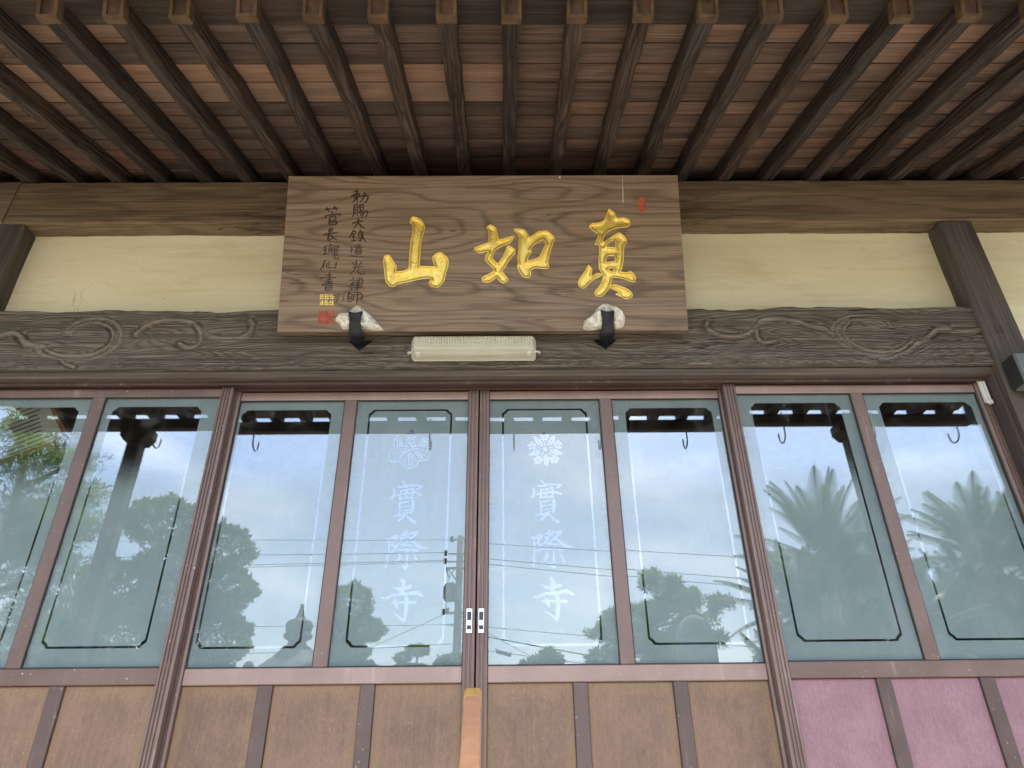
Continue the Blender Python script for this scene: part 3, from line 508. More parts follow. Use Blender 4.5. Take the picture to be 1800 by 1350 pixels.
def box(name, x0, x1, y0, y1, z0, z1, mat, parent=None, bevel=0.004, rot=None):
    bm = bmesh.new()
    c = Vector(((x0 + x1) / 2, (y0 + y1) / 2, (z0 + z1) / 2))
    bmesh.ops.create_cube(bm, size=1.0)
    for v in bm.verts:
        v.co = Vector((v.co.x * (x1 - x0), v.co.y * (y1 - y0), v.co.z * (z1 - z0)))
    if bevel:
        bmesh.ops.bevel(bm, geom=bm.edges[:], offset=bevel, segments=1, affect='EDGES')
    me = bpy.data.meshes.new(name)
    bm.to_mesh(me); bm.free()
    me.materials.append(mat)
    o = link_mesh(name, me, c, parent)
    if rot: o.rotation_euler = rot
    return o
def prism(name, poly, z0, z1, mat, parent=None, axis='Z'):
    """extrude a 2-D outline; axis Z: (x,y) outline, axis X: (y,z) outline"""
    n = len(poly)
    vs = []
    for t in (z0, z1):
        for a, b in poly:
            vs.append((a, b, t) if axis == 'Z' else ((t, a, b) if axis == 'X' else (a, t, b)))
    fs = [(i, (i + 1) % n, n + (i + 1) % n, n + i) for i in range(n)]
    fs += [tuple(range(n))[::-1], tuple(range(n, 2 * n))]
    return mesh(name, vs, fs, mat, parent)
def tube(name, pts, r, mat, parent=None, seg=8, closed_ends=True, smooth=True):
    P = [Vector(p) for p in pts]
    rs = r if isinstance(r, (list, tuple)) else [r] * len(P)
    vs, fs = [], []
    up = Vector((0, 0, 1))
    for i, p in enumerate(P):
        d = (P[min(i + 1, len(P) - 1)] - P[max(i - 1, 0)]).normalized()
        a = d.cross(up)
        if a.length < 1e-3: a = d.cross(Vector((1, 0, 0)))
        a.normalize(); b = a.cross(d).normalized()
        for k in range(seg):
            t = 2 * math.pi * k / seg
            vs.append(p + (a * math.cos(t) + b * math.sin(t)) * rs[i])
    for i in range(len(P) - 1):
        for k in range(seg):
            k2 = (k + 1) % seg
            fs.append((i * seg + k, i * seg + k2, (i + 1) * seg + k2, (i + 1) * seg + k))
    if closed_ends:
        fs.append(tuple(range(seg))[::-1]); fs.append(tuple(range((len(P) - 1) * seg, len(P) * seg)))
    return mesh(name, vs, fs, mat, parent, smooth)
def lathe(name, prof, loc, mat, parent=None, seg=20, smooth=True):
    vs, fs = [], []
    for r, z in prof:
        for k in range(seg):
            t = 2 * math.pi * k / seg
            vs.append((loc[0] + r * math.cos(t), loc[1] + r * math.sin(t), loc[2] + z))
    for i in range(len(prof) - 1):
        for k in range(seg):
            k2 = (k + 1) % seg
            fs.append((i * seg + k, i * seg + k2, (i + 1) * seg + k2, (i + 1) * seg + k))
    fs.append(tuple(range(seg))[::-1]); fs.append(tuple(range((len(prof) - 1) * seg, len(prof) * seg)))
    return mesh(name, vs, fs, mat, parent, smooth)

# 2-D shapes ---------------------------------------------------------
def smooth_line(pts, n=5):
    P = np.asarray(pts, float)
    if len(P) < 3:
        t = np.linspace(0, 1, n + 1)[:, None]
        return P[0] * (1 - t) + P[1] * t if len(P) == 2 else P
    out = []
    E = np.vstack([2 * P[0] - P[1], P, 2 * P[-1] - P[-2]])
    for i in range(1, len(E) - 2):
        p0, p1, p2, p3 = E[i - 1], E[i], E[i + 1], E[i + 2]
        for t in np.linspace(0, 1, n, endpoint=False):
            out.append(0.5 * (2 * p1 + (p2 - p0) * t + (2 * p0 - 5 * p1 + 4 * p2 - p3) * t * t + (3 * p1 - p0 - 3 * p2 + p3) * t ** 3))
    out.append(P[-1])
    return np.array(out)
def stroke_poly(pts, width=None, n=4, taper=False):
    """brush stroke: centre line with widths -> closed outline"""
    P = smooth_line(pts, n)
    if P.shape[1] == 2:
        w = np.full(len(P), width)
        if taper: w = w * np.interp(np.linspace(0, 1, len(P)), [0, 0.15, 0.6, 1], [0.8, 1.15, 0.95, 0.55])
    else:
        w = np.maximum(P[:, 2], 0.001)
    C = P[:, :2]
    d = np.gradient(C, axis=0)
    d /= np.linalg.norm(d, axis=1)[:, None] + 1e-9
    nrm = np.stack([-d[:, 1], d[:, 0]], 1)
    L = C + nrm * w[:, None] / 2
    Rr = C - nrm * w[:, None] / 2
    cap1 = C[-1] + d[-1] * w[-1] * 0.35
    cap0 = C[0] - d[0] * w[0] * 0.3
    return np.vstack([[cap0], L, [cap1], Rr[::-1]])
def inside(poly, pts):
    x, y = pts[:, 0], pts[:, 1]
    px, py = poly[:, 0], poly[:, 1]
    res = np.zeros(len(pts), bool)
    j = len(poly) - 1
    for i in range(len(poly)):
        c = (py[i] > y) != (py[j] > y)
        if c.any():
            xi = (px[j] - px[i]) * (y - py[i]) / (py[j] - py[i] + 1e-30) + px[i]
            res ^= c & (x < xi)
        j = i
    return res
def triangulate(loops, extra=()):
    vs, es = [], []
    for lp in loops:
        b = len(vs); n = len(lp)
        vs += [Vector((float(p[0]), float(p[1]))) for p in lp]
        es += [(b + i, b + (i + 1) % n) for i in range(n)]
    vs += [Vector((float(p[0]), float(p[1]))) for p in extra]
    r = delaunay_2d_cdt(vs, es, [], 0, 1e-5)
    V = np.array([(v.x, v.y) for v in r[0]])
    F = np.array([f for f in r[2] if len(f) == 3])
    return V, F, V[F].mean(1)
def seg_dist(pts, loops, closed=True):
    d = np.full(len(pts), 1e9)
    for lp in loops:
        lp = np.asarray(lp, float)
        A = lp if closed else lp[:-1]
        B = np.roll(lp, -1, 0) if closed else lp[1:]
        for a, b in zip(A, B):
            ab = b - a
            t = np.clip(((pts - a) @ ab) / (ab @ ab + 1e-12), 0, 1)
            d = np.minimum(d, np.linalg.norm(pts - (a + t[:, None] * ab), axis=1))
    return d
def sub(V, F, keep):
    F = F[keep]
    used = np.unique(F)
    m = np.full(len(V), -1); m[used] = np.arange(len(used))
    return V[used], m[F]
def vnoise(x, y, seed=0):
    """cheap smooth value noise for vertex displacement"""
    x = np.asarray(x, float); y = np.asarray(y, float)
    xi, yi = np.floor(x).astype(int), np.floor(y).astype(int)
    fx, fy = x - xi, y - yi
    fx, fy = fx * fx * (3 - 2 * fx), fy * fy * (3 - 2 * fy)
    def h(a, b):
        n = (a * 374761393 + b * 668265263 + seed * 974711) & 0x7fffffff
        n = ((n ^ (n >> 13)) * 1274126177) & 0x7fffffff
        return ((n ^ (n >> 16)) & 0xffff) / 65535.0
    return (h(xi, yi) * (1 - fx) + h(xi + 1, yi) * fx) * (1 - fy) + (h(xi, yi + 1) * (1 - fx) + h(xi + 1, yi + 1) * fx) * fy

# ================================================================== SETTING
g = 1500
tag(mesh('ground', [(-g, -g, 0), (g, -g, 0), (g, g, 0), (-g, g, 0)], [(0, 1, 2, 3)], M['ground']), kind='structure')

# ================================================================== TEMPLE HALL
hall = thing('temple_hall', (0, 0, 0), 'wooden temple hall front with cream plaster, carved beam and deep raftered eave', 'building')

# posts
for x0, x1, y0 in ((1.897, 2.04, -0.08), (-2.03, -1.878, -0.08)):
    p = box('post', x0, x1, y0, 0.1, 0.7, 3.558, M['post'], hall, 0.006)
box('peg_hole', 1.945, 1.972, -0.0822, -0.075, 3.0, 3.03, M['ink'], hall, 0)
# upper wall beam, two lengths with a joint over the left post
def rough_beam(name, x0, x1, yf, yb, z0, z1, mat, seed, parent):
    nx = int((x1 - x0) / 0.03) + 2
    xs = np.linspace(x0, x1, nx)
    prof = [(yb, z0), (yf + 0.006, z0), (yf, z0 + 0.008), (yf, (z0 + z1) / 2), (yf, z1 - 0.04), (yf + 0.004, z1 - 0.008), (yf + 0.012, z1), (yb, z1)]
    vs = []
    for i, (y, z) in enumerate(prof):
        for x in xs:
            a = vnoise([x * 9], [i * 3.1], seed)[0] - 0.5
            b = vnoise([x * 31], [i * 2.3], seed + 5)[0] - 0.5
            vs.append((x, y + (a * 0.006 if 0 < i < 7 else 0), z + (b * 0.006 + a * 0.006 if i in (1, 2, 5, 6) else 0)))
    n = len(prof)
    fs = [(i * nx + k, i * nx + k + 1, (i + 1) * nx + k + 1, (i + 1) * nx + k) for i in range(n - 1) for k in range(nx - 1)]
    fs += [tuple(i * nx for i in range(n)), tuple(i * nx + nx - 1 for i in range(n))[::-1]]
    return mesh(name, vs, fs, mat, parent)
rough_beam('wall_beam', -1.968, 3.6, -0.08, 0.1, 3.562, 3.80, M['beam'], 3, hall)
rough_beam('wall_beam', -3.6, -1.971, -0.083, 0.1, 3.56, 3.802, M['beam'], 9, hall)
# plaster panels
def plaster(x0, x1, z0, z1):
    nx, nz = int((x1 - x0) / 0.04) + 1, max(3, int((z1 - z0) / 0.04))
    X, Z = np.meshgrid(np.linspace(x0, x1, nx), np.linspace(z0, z1, nz))
    Y = (vnoise(X * 4, Z * 5, 21) - 0.5) * 0.006 + (vnoise(X * 13, Z * 17, 5) - 0.5) * 0.002
    vs = np.stack([X.ravel(), Y.ravel(), Z.ravel()], 1)
    fs = [(j * nx + i, j * nx + i + 1, (j + 1) * nx + i + 1, (j + 1) * nx + i) for j in range(nz - 1) for i in range(nx - 1)]
    n = len(vs)
    vs = np.vstack([vs, [(x0, 0.09, z0), (x1, 0.09, z0), (x1, 0.09, z1), (x0, 0.09, z1)]])
    fs.append((n, n + 3, n + 2, n + 1))
    mesh('plaster_panel', vs, fs, M['plaster'], hall, True)
plaster(-1.885, 1.90, 3.04, 3.64)
plaster(2.035, 3.6, 0.9, 3.64)
plaster(-3.6, -2.02, 0.9, 3.64)

# carved rainbow beam -------------------------------------------------
def carved_beam():
    x0, x1, z0, z1, yf = -1.886, 1.899, 2.872, 3.124, -0.07
    nx, nz = 1200, 80
    xs = np.linspace(x0, x1, nx); zs = np.linspace(z0, z1, nz)
    X, Z = np.meshgrid(xs, zs)
    pts = np.stack([X.ravel(), Z.ravel()], 1)
    H = np.zeros(len(pts)); mask = np.zeros(len(pts))
    for line, w in SCROLLS:
        L = smooth_line(line, 6)
        wid = w / 560.0 * (0.78 + 0.44 * vnoise(pts[:, 0] * 9, pts[:, 1] * 9, 19))                    # half width in metres
        near = (pts[:, 0] > L[:, 0].min() - 0.06) & (pts[:, 0] < L[:, 0].max() + 0.06)
        idx = np.where(near)[0]; wid = wid[idx]
        d = seg_dist(pts[idx], [L], False)
        s_ = vnoise(pts[idx, 0] * 38, pts[idx, 1] * 38, 15)
        amp = np.clip(0.55 + 0.8 * vnoise(pts[idx, 0] * 6, pts[idx, 1] * 7, 27), 0.55, 1.15)
        if w >= 8:          # main spirals: two thin ridges with a hollow between them
            ridge = np.exp(-((d - wid * 0.62) / (wid * 0.34)) ** 2) * (0.75 + 0.5 * s_)
            groove = np.exp(-((d - wid * 1.45) / (wid * 0.38)) ** 2) + 0.8 * np.exp(-(d / (wid * 0.26)) ** 2)
        else:
            ridge = np.exp(-(d / (wid * 0.6)) ** 4) * (0.7 + 0.6 * s_)
            groove = np.exp(-((d - wid * 1.25) / (wid * 0.45)) ** 2)
        H[idx] = np.where(np.abs(H[idx]) > 0.002, H[idx] * 0.4, H[idx]) + (ridge * 0.004 - groove * 0.0085) * amp
        mask[idx] = np.maximum(mask[idx], np.clip(ridge * amp, 0, 1))
    H = H.reshape(nz, nx)
    grain = (vnoise(X * 2.2, Z * 120, 2) - 0.5) * 0.0016 + (vnoise(X * 4, Z * 60, 8) - 0.5) * 0.0014 + (vnoise(X * 1.5, Z * 14, 4) - 0.5) * 0.003
    rough_low = np.clip((z0 + 0.075 - Z) / 0.06, 0, 1) * (vnoise(X * 45, Z * 70, 6) - 0.45) * 0.008
    Y = yf - H - grain - rough_low
    Zd = Z.copy()
    rag = (vnoise(xs * 5, xs * 0, 31) - 0.5) * 0.014 + (vnoise(xs * 26, xs * 0, 33) - 0.5) * 0.007
    for k in range(6):
        Zd[nz - 1 - k] += rag * (1 - k / 6)
    rag2 = (vnoise(xs * 11, xs * 0, 36) - 0.5) * 0.006
    for k in range(4):
        Zd[k] += rag2 * (1 - k / 4)
    rows = [np.stack([xs, np.full(nx, 0.02), Zd[0] + 0.002], 1), np.stack([xs, Y[0] + 0.006, Zd[0] - 0.002], 1)]
    rows += [np.stack([xs, Y[i], Zd[i]], 1) for i in range(nz)]
    rows += [np.stack([xs, Y[-1] + 0.008, Zd[-1] + 0.002], 1), np.stack([xs, np.full(nx, 0.02), Zd[-1] + 0.003], 1)]
    vs = np.vstack(rows)
    n = len(rows)
    att = np.concatenate([np.zeros(2 * nx), mask, np.zeros(2 * nx)])
    fs = [(j * nx + i, j * nx + i + 1, (j + 1) * nx + i + 1, (j + 1) * nx + i) for j in range(n - 1) for i in range(nx - 1)]
    return mesh('carved_beam', vs, fs, M['carved'], hall, True, attr=('carve', att))
tag(carved_beam(), 'weathered carved beam with raised vine scrolls')

# lintel, aluminium head frame, jambs
prism('lintel', [(-0.05, 2.842), (-0.053, 2.847), (-0.053, 2.866), (-0.05, 2.870), (0.09, 2.870), (0.09, 2.842)], -1.878, 1.897, M['lintel'], hall, 'X')
prism('head_frame', [(-0.022, 2.828), (-0.022, 2.8405), (0.085, 2.8405), (0.085, 2.828), (0.062, 2.828), (0.062, 2.836), (0.026, 2.836), (0.026, 2.826), (0.016, 2.826), (0.016, 2.836), (-0.018, 2.836), (-0.018, 2.828)], -1.877, 1.896, M['alu_dark'], hall, 'X')
for x0, x1 in ((1.884, 1.8965), (-1.8775, -1.866)):
    box('jamb', x0, x1, -0.055, 0.09, 0.75, 2.8405, M['jamb'], hall, 0.002)
box('sill', -1.878, 1.897, -0.09, 0.12, 0.70, 0.752, M['lintel'], hall, 0.004)
for x0, x1 in ((-3.6, -2.032), (2.042, 3.6)):
    box('ground_beam', x0, x1, -0.07, 0.1, 0.70, 0.88, M['lintel'], hall, 0.005)

# eave: base rafters ---------------------------------------------------
SL = math.tan(math.radians(20.06)); ANG = math.radians(20.06)
def rz(y): return 3.80 + SL * (y + 0.08)          # rafter underside
RD = 0.066                                          # rafter depth measured square to the slope
def rafter_mesh(seed):
    L, w, d = 1.17, 0.05, RD
    ts = np.linspace(0.014, L - 0.05, 15)
    r = np.random.default_rng(seed)
    vs = []
    b = 0.005
    sec = [(-w / 2 + b, 0), (w / 2 - b, 0), (w / 2, b), (w / 2, d), (-w / 2, d), (-w / 2, b)]
    for k, t in enumerate(ts):
        for i, (x, z) in enumerate(sec):
            j = r.normal(0, 0.0016, 2) if 0 < k else (0, 0)
            vs.append((x + j[0], t, z + (j[1] if z < d else 0)))
    n = len(sec)
    fs = [(k * n + i, k * n + (i + 1) % n, (k + 1) * n + (i + 1) % n, (k + 1) * n + i) for k in range(len(ts) - 1) for i in range(n)]
    fs += [tuple(range(n))[::-1], tuple(range((len(ts) - 1) * n, len(ts) * n))]
    me = bpy.data.meshes.new('rafter')
    me.from_pydata(vs, [], fs)
    me.materials.append(M['rafter'])
    return me
def cap_mesh():
    """copper sleeve with a framed end face, local origin at the rafter tip"""
    bm = bmesh.new()
    w, d, ln, t = 0.058, 0.071, 0.022, 0.010
    def quad(*p): bm.faces.new([bm.verts.new(q) for q in p])
    x0, x1, z0, z1 = -w / 2, w / 2, -0.004, d - 0.004
    y0, y1 = -0.006, ln
    quad((x0, y0, z0), (x0, y1, z0), (x1, y1, z0), (x1, y0, z0))
    quad((x0, y0, z0), (x0, y0, z1), (x0, y1, z1), (x0, y1, z0))
    quad((x1, y0, z0), (x1, y1, z0), (x1, y1, z1), (x1, y0, z1))
    quad((x0, y0, z1), (x1, y0, z1), (x1, y1, z1), (x0, y1, z1))
    quad((x0, y1, z0), (x0, y1, z1), (x1, y1, z1), (x1, y1, z0))
    o = [(x0, z0), (x1, z0), (x1, z1), (x0, z1)]
    i = [(x0 + t, z0 + t), (x1 - t, z0 + t), (x1 - t, z1 - t), (x0 + t, z1 - t)]
    for k in range(4):
        k2 = (k + 1) % 4
        quad((o[k][0], y0, o[k][1]), (o[k2][0], y0, o[k2][1]), (i[k2][0], y0, i[k2][1]), (i[k][0], y0, i[k][1]))
        quad((i[k][0], y0, i[k][1]), (i[k2][0], y0, i[k2][1]), (i[k2][0], y0 + 0.009, i[k2][1]), (i[k][0], y0 + 0.009, i[k][1]))
    f = bm.faces.new([bm.verts.new((p[0], y0 + 0.009, p[1])) for p in i])
    f.material_index = 1
    bmesh.ops.remove_doubles(bm, verts=bm.verts, dist=1e-5)
    bmesh.ops.recalc_face_normals(bm, faces=bm.faces)
    me = bpy.data.meshes.new('end_cap')
    bm.to_mesh(me); bm.free()
    me.materials.append(M['copper']); me.materials.append(M['copper_in'])
    return me
rmeshes = [rafter_mesh(100 + i) for i in range(6)]
cmesh = cap_mesh()
TIPY = -1.036
for i in range(-16, 16):
    x = 0.117 + 0.187 * i + random.uniform(-0.004, 0.004)
    o = link_mesh('rafter', rmeshes[(i * 5) % 6], (x, TIPY, rz(TIPY)), hall)
    o.rotation_euler = (ANG, random.uniform(-0.03, 0.03), random.uniform(-0.006, 0.006))
    c = bpy.data.objects.new('end_cap', cmesh)
    COL.objects.link(c); c.parent = o
    c.location = (0, random.uniform(-0.004, 0.004), 0)
# soffit boards
edges = [-0.949, -0.862, -0.764, -0.669, -0.555, -0.472, -0.389, -0.311, -0.231, -0.152, -0.07, 0.03]
NB = RD / math.cos(ANG)
def board_mesh(y0, y1, xa, xb, seed):
    nx = 8
    r = np.random.default_rng(seed)
    xs = np.linspace(xa, xb, nx)
    lo = r.normal(0, 0.0012, nx); hi = r.normal(0, 0.0012, nx)
    vs = []
    for (y, dz, jit) in ((y0 + 0.0015, 0.001, lo), (y1 - 0.0015, 0.0045, hi)):
        for t in (0, 0.012):
            for k, x in enumerate(xs):
                vs.append((x, y + jit[k] * 0.6, rz(y) + NB + dz + t + jit[k]))
    fs = []
    a, b, c, d = 0, nx, 2 * nx, 3 * nx
    for k in range(nx - 1):
        fs += [(a + k, c + k, c + k + 1, a + k + 1), (a + k, a + k + 1, b + k + 1, b + k), (c + k + 1, c + k, d + k, d + k + 1), (b + k, b + k + 1, d + k + 1, d + k)]
    fs += [(a, b, d, c), (a + nx - 1, c + nx - 1, d + nx - 1, b + nx - 1)]
    return vs, fs
bi = 0
for j in range(len(edges) - 1):
    y0, y1 = edges[j], edges[j + 1]
    stops = [-3.0]
    first = [-1.005, -1.379, -0.631, -1.192][j % 4]
    t = first
    if j in (2, 3): t = -1.566
    while t < 3.0:
        stops.append(t)
        t += (0.187 * 9 if j in (2, 3) and t < 0 else 0.187 * random.choice((7, 8, 10)))
    stops.append(3.05)
    for k in range(len(stops) - 1):
        xa, xb = stops[k] + 0.001, stops[k + 1] - 0.001
        m = M['soffit']
        mid = (xa + xb) / 2
        if j in (2, 3) and mid < 0.1: m = M['soffit_warm']
        elif mid > 1.5 and j > 3 and (j + k) % 2: m = M['soffit_red']
        elif mid < -1.9 and j > 7: m = M['soffit_red']
        v, f = board_mesh(y0, y1, xa, xb, 300 + bi)
        mesh('soffit_board', v, f, m, hall)
        bi += 1
# board laid over the rafter tips, and the second tier reaching out to the eave beam
def sl_prism(name, ya, yb, off0, off1, mat, x0=-3.0, x1=3.05):
    return prism(name, [(ya, rz(ya) + NB + off0), (yb, rz(yb) + NB + off0), (yb, rz(yb) + NB + off1), (ya, rz(ya) + NB + off1)], x0, x1, mat, hall, 'X')
for xa, xb in ((-3.0, -0.46), (-0.458, 3.05)):
    sl_prism('tip_board', -1.12, -0.9505, -0.006, 0.06, M['darkwood'], xa, xb)
FZ0, FZ1 = 3.585, 3.528
for i in range(-16, 16):
    x = 0.117 + 0.187 * i
    prism('flying_rafter', [(-1.02, FZ0), (-1.70, FZ1 - 0.004), (-1.70, FZ1 + 0.062), (-1.02, FZ0 + 0.062)], x - 0.028, x + 0.028, M['rafter'], hall, 'X')
for k in range(5):
    ya, yb = -1.0 - 0.14 * k, -1.0 - 0.14 * (k + 1) + 0.002
    za, zb = (FZ0 + (FZ1 - FZ0) * (-(y) - 1.02) / 0.66 + 0.064 for y in (ya, yb))
    prism('eave_board', [(ya, za), (yb, zb), (yb, zb + 0.012), (ya, za + 0.012)], -3.0, 3.05, M['soffit'], hall, 'X')
box('eave_beam', -3.0, 3.05, -1.667, -1.613, 3.456, 3.526, M['darkwood'], hall, 0.004)
for x in (-2.2, 2.26):
    box('eave_post', x - 0.042, x + 0.042, -1.682, -1.598, 0.0, 3.36, M['post'], hall, 0.008)
    prism('post_bracket', [(x - 0.05, 3.36), (x + 0.05, 3.36), (x + 0.085, 3.40), (x + 0.085, 3.455), (x - 0.085, 3.455), (x - 0.085, 3.40)], -1.70, -1.58, M['darkwood'], hall, 'Y')
# gutter brackets hanging from the eave edge
for x in (-2.75, -2.14, -1.53, -0.96, -0.39, 0.15, 0.71, 1.27, 1.88, 2.46, 3.0):
    pts = [(x, -1.69, 3.575), (x, -1.695, 3.45)]
    pts += [(x, -1.745 + 0.05 * math.cos(a), 3.435 - 0.05 * math.sin(a)) for a in np.linspace(0, math.pi, 9)]
    pts += [(x, -1.797, 3.47)]
    tube('gutter_bracket', pts, 0.005, M['iron'], hall, 6)
# eave tiles with their wavy lower edge, and the roof behind them
def tile_mesh():
    n = 10
    vs = []
    for y in (0.0, 0.25):
        for t in (0, 0.018):
            for k in range(n + 1):
                u = k / n
                z = 0.022 * math.sin(u * 2 * math.pi) * (1 if u < 0.5 else 0.6)
                vs.append(((u - 0.5) * 0.262, y, z + t + y * 0.12))
    fs = []
    m = n + 1
    for k in range(n):
        fs += [(k, k + 1, m + k + 1, m + k), (2 * m + k + 1, 2 * m + k, 3 * m + k, 3 * m + k + 1), (k, 2 * m + k, 2 * m + k + 1, k + 1), (m + k, m + k + 1, 3 * m + k + 1, 3 * m + k)]
    me = bpy.data.meshes.new('eave_tile')
    me.from_pydata(vs, [], fs)
    me.materials.append(M['tile'])
    return me
tm = tile_mesh()
for i in range(23):
    link_mesh('eave_tile', tm, (-2.9 + 0.262 * i, -1.735, 3.632), hall)
prism('roof', [(-1.66, 3.64), (-1.0, 3.75), (0.2, 4.1), (5.0, 6.0), (5.0, 6.1), (0.2, 4.25), (-1.68, 3.67)], -3.8, 3.8, M['tile'], hall, 'X')
# the dim room behind the glass
box('room_back_wall', -3.6, 3.6, 5.0, 5.1, 0.0, 6.0, M['room'], hall, 0)
for x in (-3.65, 3.6):
    box('room_side_wall', x, x + 0.05, 0.1, 5.0, 0.0, 5.9, M['room'], hall, 0)
box('room_floor', -3.6, 3.6, 0.12, 5.0, 0.66, 0.74, M['tatami'], hall, 0)
box('room_ceiling', -3.6, 3.6, 0.101, 5.0, 3.70, 3.74, M['room'], hall, 0)

# stone steps and landing ----------------------------------------------
steps = thing('stone_steps', (0, -1.2, 0), 'grey granite steps rising to the temple doors', 'steps')
box('landing', -2.0, 2.0, -0.56, -0.10, 0.0, 0.70, M['stone'], steps, 0.01)
for k in range(4):
    y1 = -0.563 - 0.33 * k
    box('step', -1.5, 1.5, y1 - 0.327, y1, 0.0, 0.55 - 0.14 * k, M['stone'], steps, 0.01)
# ================================================================== NAME PLAQUE
PO = np.array([0.0147, -0.135, 2.9837]); PV = np.array([0, -0.27202, 0.96229]); PN = np.array([0, -0.96229, -0.27202])
PU = np.array([1.0, 0, 0]); PH, PW, PT = 0.6287, 1.502, 0.042
def on_plaque(uv, h=0.0):
    uv = np.asarray(uv, float)
    return PO + uv[:, :1] * PU + uv[:, 1:2] * PV + np.reshape(h, (-1, 1)) * PN
plaque = thing('name_plaque', tuple(PO), 'wide wooden name plaque with three carved gilt characters leaning out under the eave', 'plaque')
ink_polys = {}
for k, ss in INK.items():
    wd = 0.0062 if k in ('choku', 'dai', 'kan2', 'chou') else 0.0052
    if k == 'arcs': wd = 0.003
    ink_polys[k] = [stroke_poly(s, wd, 3, True) for s in ss]
def smooth_loop(lp, n=3):
    P = np.asarray(lp, float); m = len(P); out = []
    for i in range(m):
        p0, p1, p2, p3 = P[i - 1], P[i], P[(i + 1) % m], P[(i + 2) % m]
        for t in np.linspace(0, 1, n, endpoint=False):
            c = 0.5 * (2 * p1 + (p2 - p0) * t + (2 * p0 - 5 * p1 + 4 * p2 - p3) * t * t + (3 * p1 - p0 - 3 * p2 + p3) * t ** 3)
            out.append(0.5 * c + 0.5 * (p1 * (1 - t) + p2 * t))
    return np.array(out)
gold_loops = {k: [smooth_loop(l) for l in ls] for k, ls in GOLD.items()}
def in_gold(ls, pts):
    r = inside(ls[0], pts)
    for h in ls[1:]: r &= ~inside(h, pts)
    return r
seal_g = np.array(SEALS['gold']); seal_r = np.array(SEALS['red'])
rect = np.array([(-PW / 2, 0), (PW / 2, 0), (PW / 2, PH), (-PW / 2, PH)])
# front face with the characters cut out of it
loops = [rect] + [l for ls in gold_loops.values() for l in ls] + [p for ps in ink_polys.values() for p in ps]
V, F, C = triangulate(loops)
keep = np.ones(len(F), bool)
for ls in gold_loops.values(): keep &= ~in_gold(ls, C)
for ps in ink_polys.values():
    for p in ps: keep &= ~inside(p, C)
fv, ff = sub(V, F, keep)
front = on_plaque(fv)
n0 = len(front)
back = on_plaque(rect, -PT)
fr = on_plaque(rect)
bvs = np.vstack([front, fr, back])
bfs = [tuple(f) for f in ff] + [(n0 + i, n0 + 4 + i, n0 + 4 + (i + 1) % 4, n0 + (i + 1) % 4) for i in range(4)] + [(n0 + 7, n0 + 6, n0 + 5, n0 + 4)]
mesh('board', bvs, bfs, M['plaque'], plaque)
# gilt characters: hollowed strokes, deepest along their middle
for k, ls in gold_loops.items():
    lo, hi = ls[0].min(0), ls[0].max(0)
    gx, gy = np.meshgrid(np.arange(lo[0], hi[0], 0.0032), np.arange(lo[1], hi[1], 0.0032))
    gp = np.stack([gx.ravel(), gy.ravel()], 1) + rng.normal(0, 0.0003, (gx.size, 2))
    gp = gp[in_gold(ls, gp)]
    gp = gp[seg_dist(gp, ls) > 0.0016]
    V, F, C = triangulate(ls, gp)
    v, f = sub(V, F, in_gold(ls, C))
    d = seg_dist(v, ls)
    h = -np.minimum(d * 1.7, 0.0085) - 0.0025 * np.minimum(d / 0.012, 1) - 0.0006 * (vnoise(v[:, 0] * 240, v[:, 1] * 240, 3) - 0.5)
    h[d < 1e-4] = 0
    mesh('gilt_character', on_plaque(v, h), f, M['gold'], plaque, True)
    # slightly raised gilt rim along every outline
    rv, rf = [], []
    for l in ls:
        m = len(l); b = len(rv)
        dd = np.roll(l, -1, 0) - np.roll(l, 1, 0)
        dd /= np.linalg.norm(dd, axis=1)[:, None] + 1e-9
        nn = np.stack([dd[:, 1], -dd[:, 0]], 1)
        ring = [on_plaque(l + nn * o, np.full(m, z)) for o, z in ((-0.0012, 0.0004), (0.0, 0.0022), (0.0024, 0.0005))]
        for r_ in ring: rv += [tuple(p) for p in r_]
        for a in range(2):
            for i in range(m):
                rf.append((b + a * m + i, b + a * m + (i + 1) % m, b + (a + 1) * m + (i + 1) % m, b + (a + 1) * m + i))
    mesh('gilt_rim', rv, rf, M['gold'], plaque, True)
for k, ps in ink_polys.items():
    vs, fs = [], []
    for p in ps:
        cen = smooth_line(p, 1)
        V, F, C = triangulate([p], [])
        v, f = sub(V, F, inside(p, C))
        b = len(vs)
        # V-cut: outline at the surface, floor below
        vs += [tuple(q) for q in on_plaque(p)]
        c0 = p.mean(0)
        shr = p.copy()
        m = len(p); half = (m - 2) // 2
        L_, R_ = p[1:1 + half], p[2 + half:][::-1]
        midl = (L_ + R_) / 2
        shr[1:1 + half] = L_ * 0.25 + midl * 0.75
        shr[2 + half:] = (R_ * 0.25 + midl * 0.75)[::-1]
        shr[0] = shr[0] * 0.5 + midl[0] * 0.5; shr[1 + half] = shr[1 + half] * 0.5 + midl[-1] * 0.5
        vs += [tuple(q) for q in on_plaque(shr, np.full(m, -0.0035))]
        fs += [(b + i, b + (i + 1) % m, b + m + (i + 1) % m, b + m + i) for i in range(m)]
        Lx = list(range(b + m + 1, b + m + 1 + half)); Rx = list(range(b + m + 2 + half, b + 2 * m))[::-1]
        fs += [(Lx[i], Lx[i + 1], Rx[i + 1], Rx[i]) for i in range(half - 1)]
        fs += [(b + m, Lx[0], Rx[0]), (b + m + 1 + half, Rx[-1], Lx[-1])]
    mesh('carved_character', vs, fs, M['plaque'] if k == 'arcs' else (M['ink'] if k in ('choku', 'shi', 'dai', 'kan', 'kan2', 'chou') else M['inkfaded']), plaque)
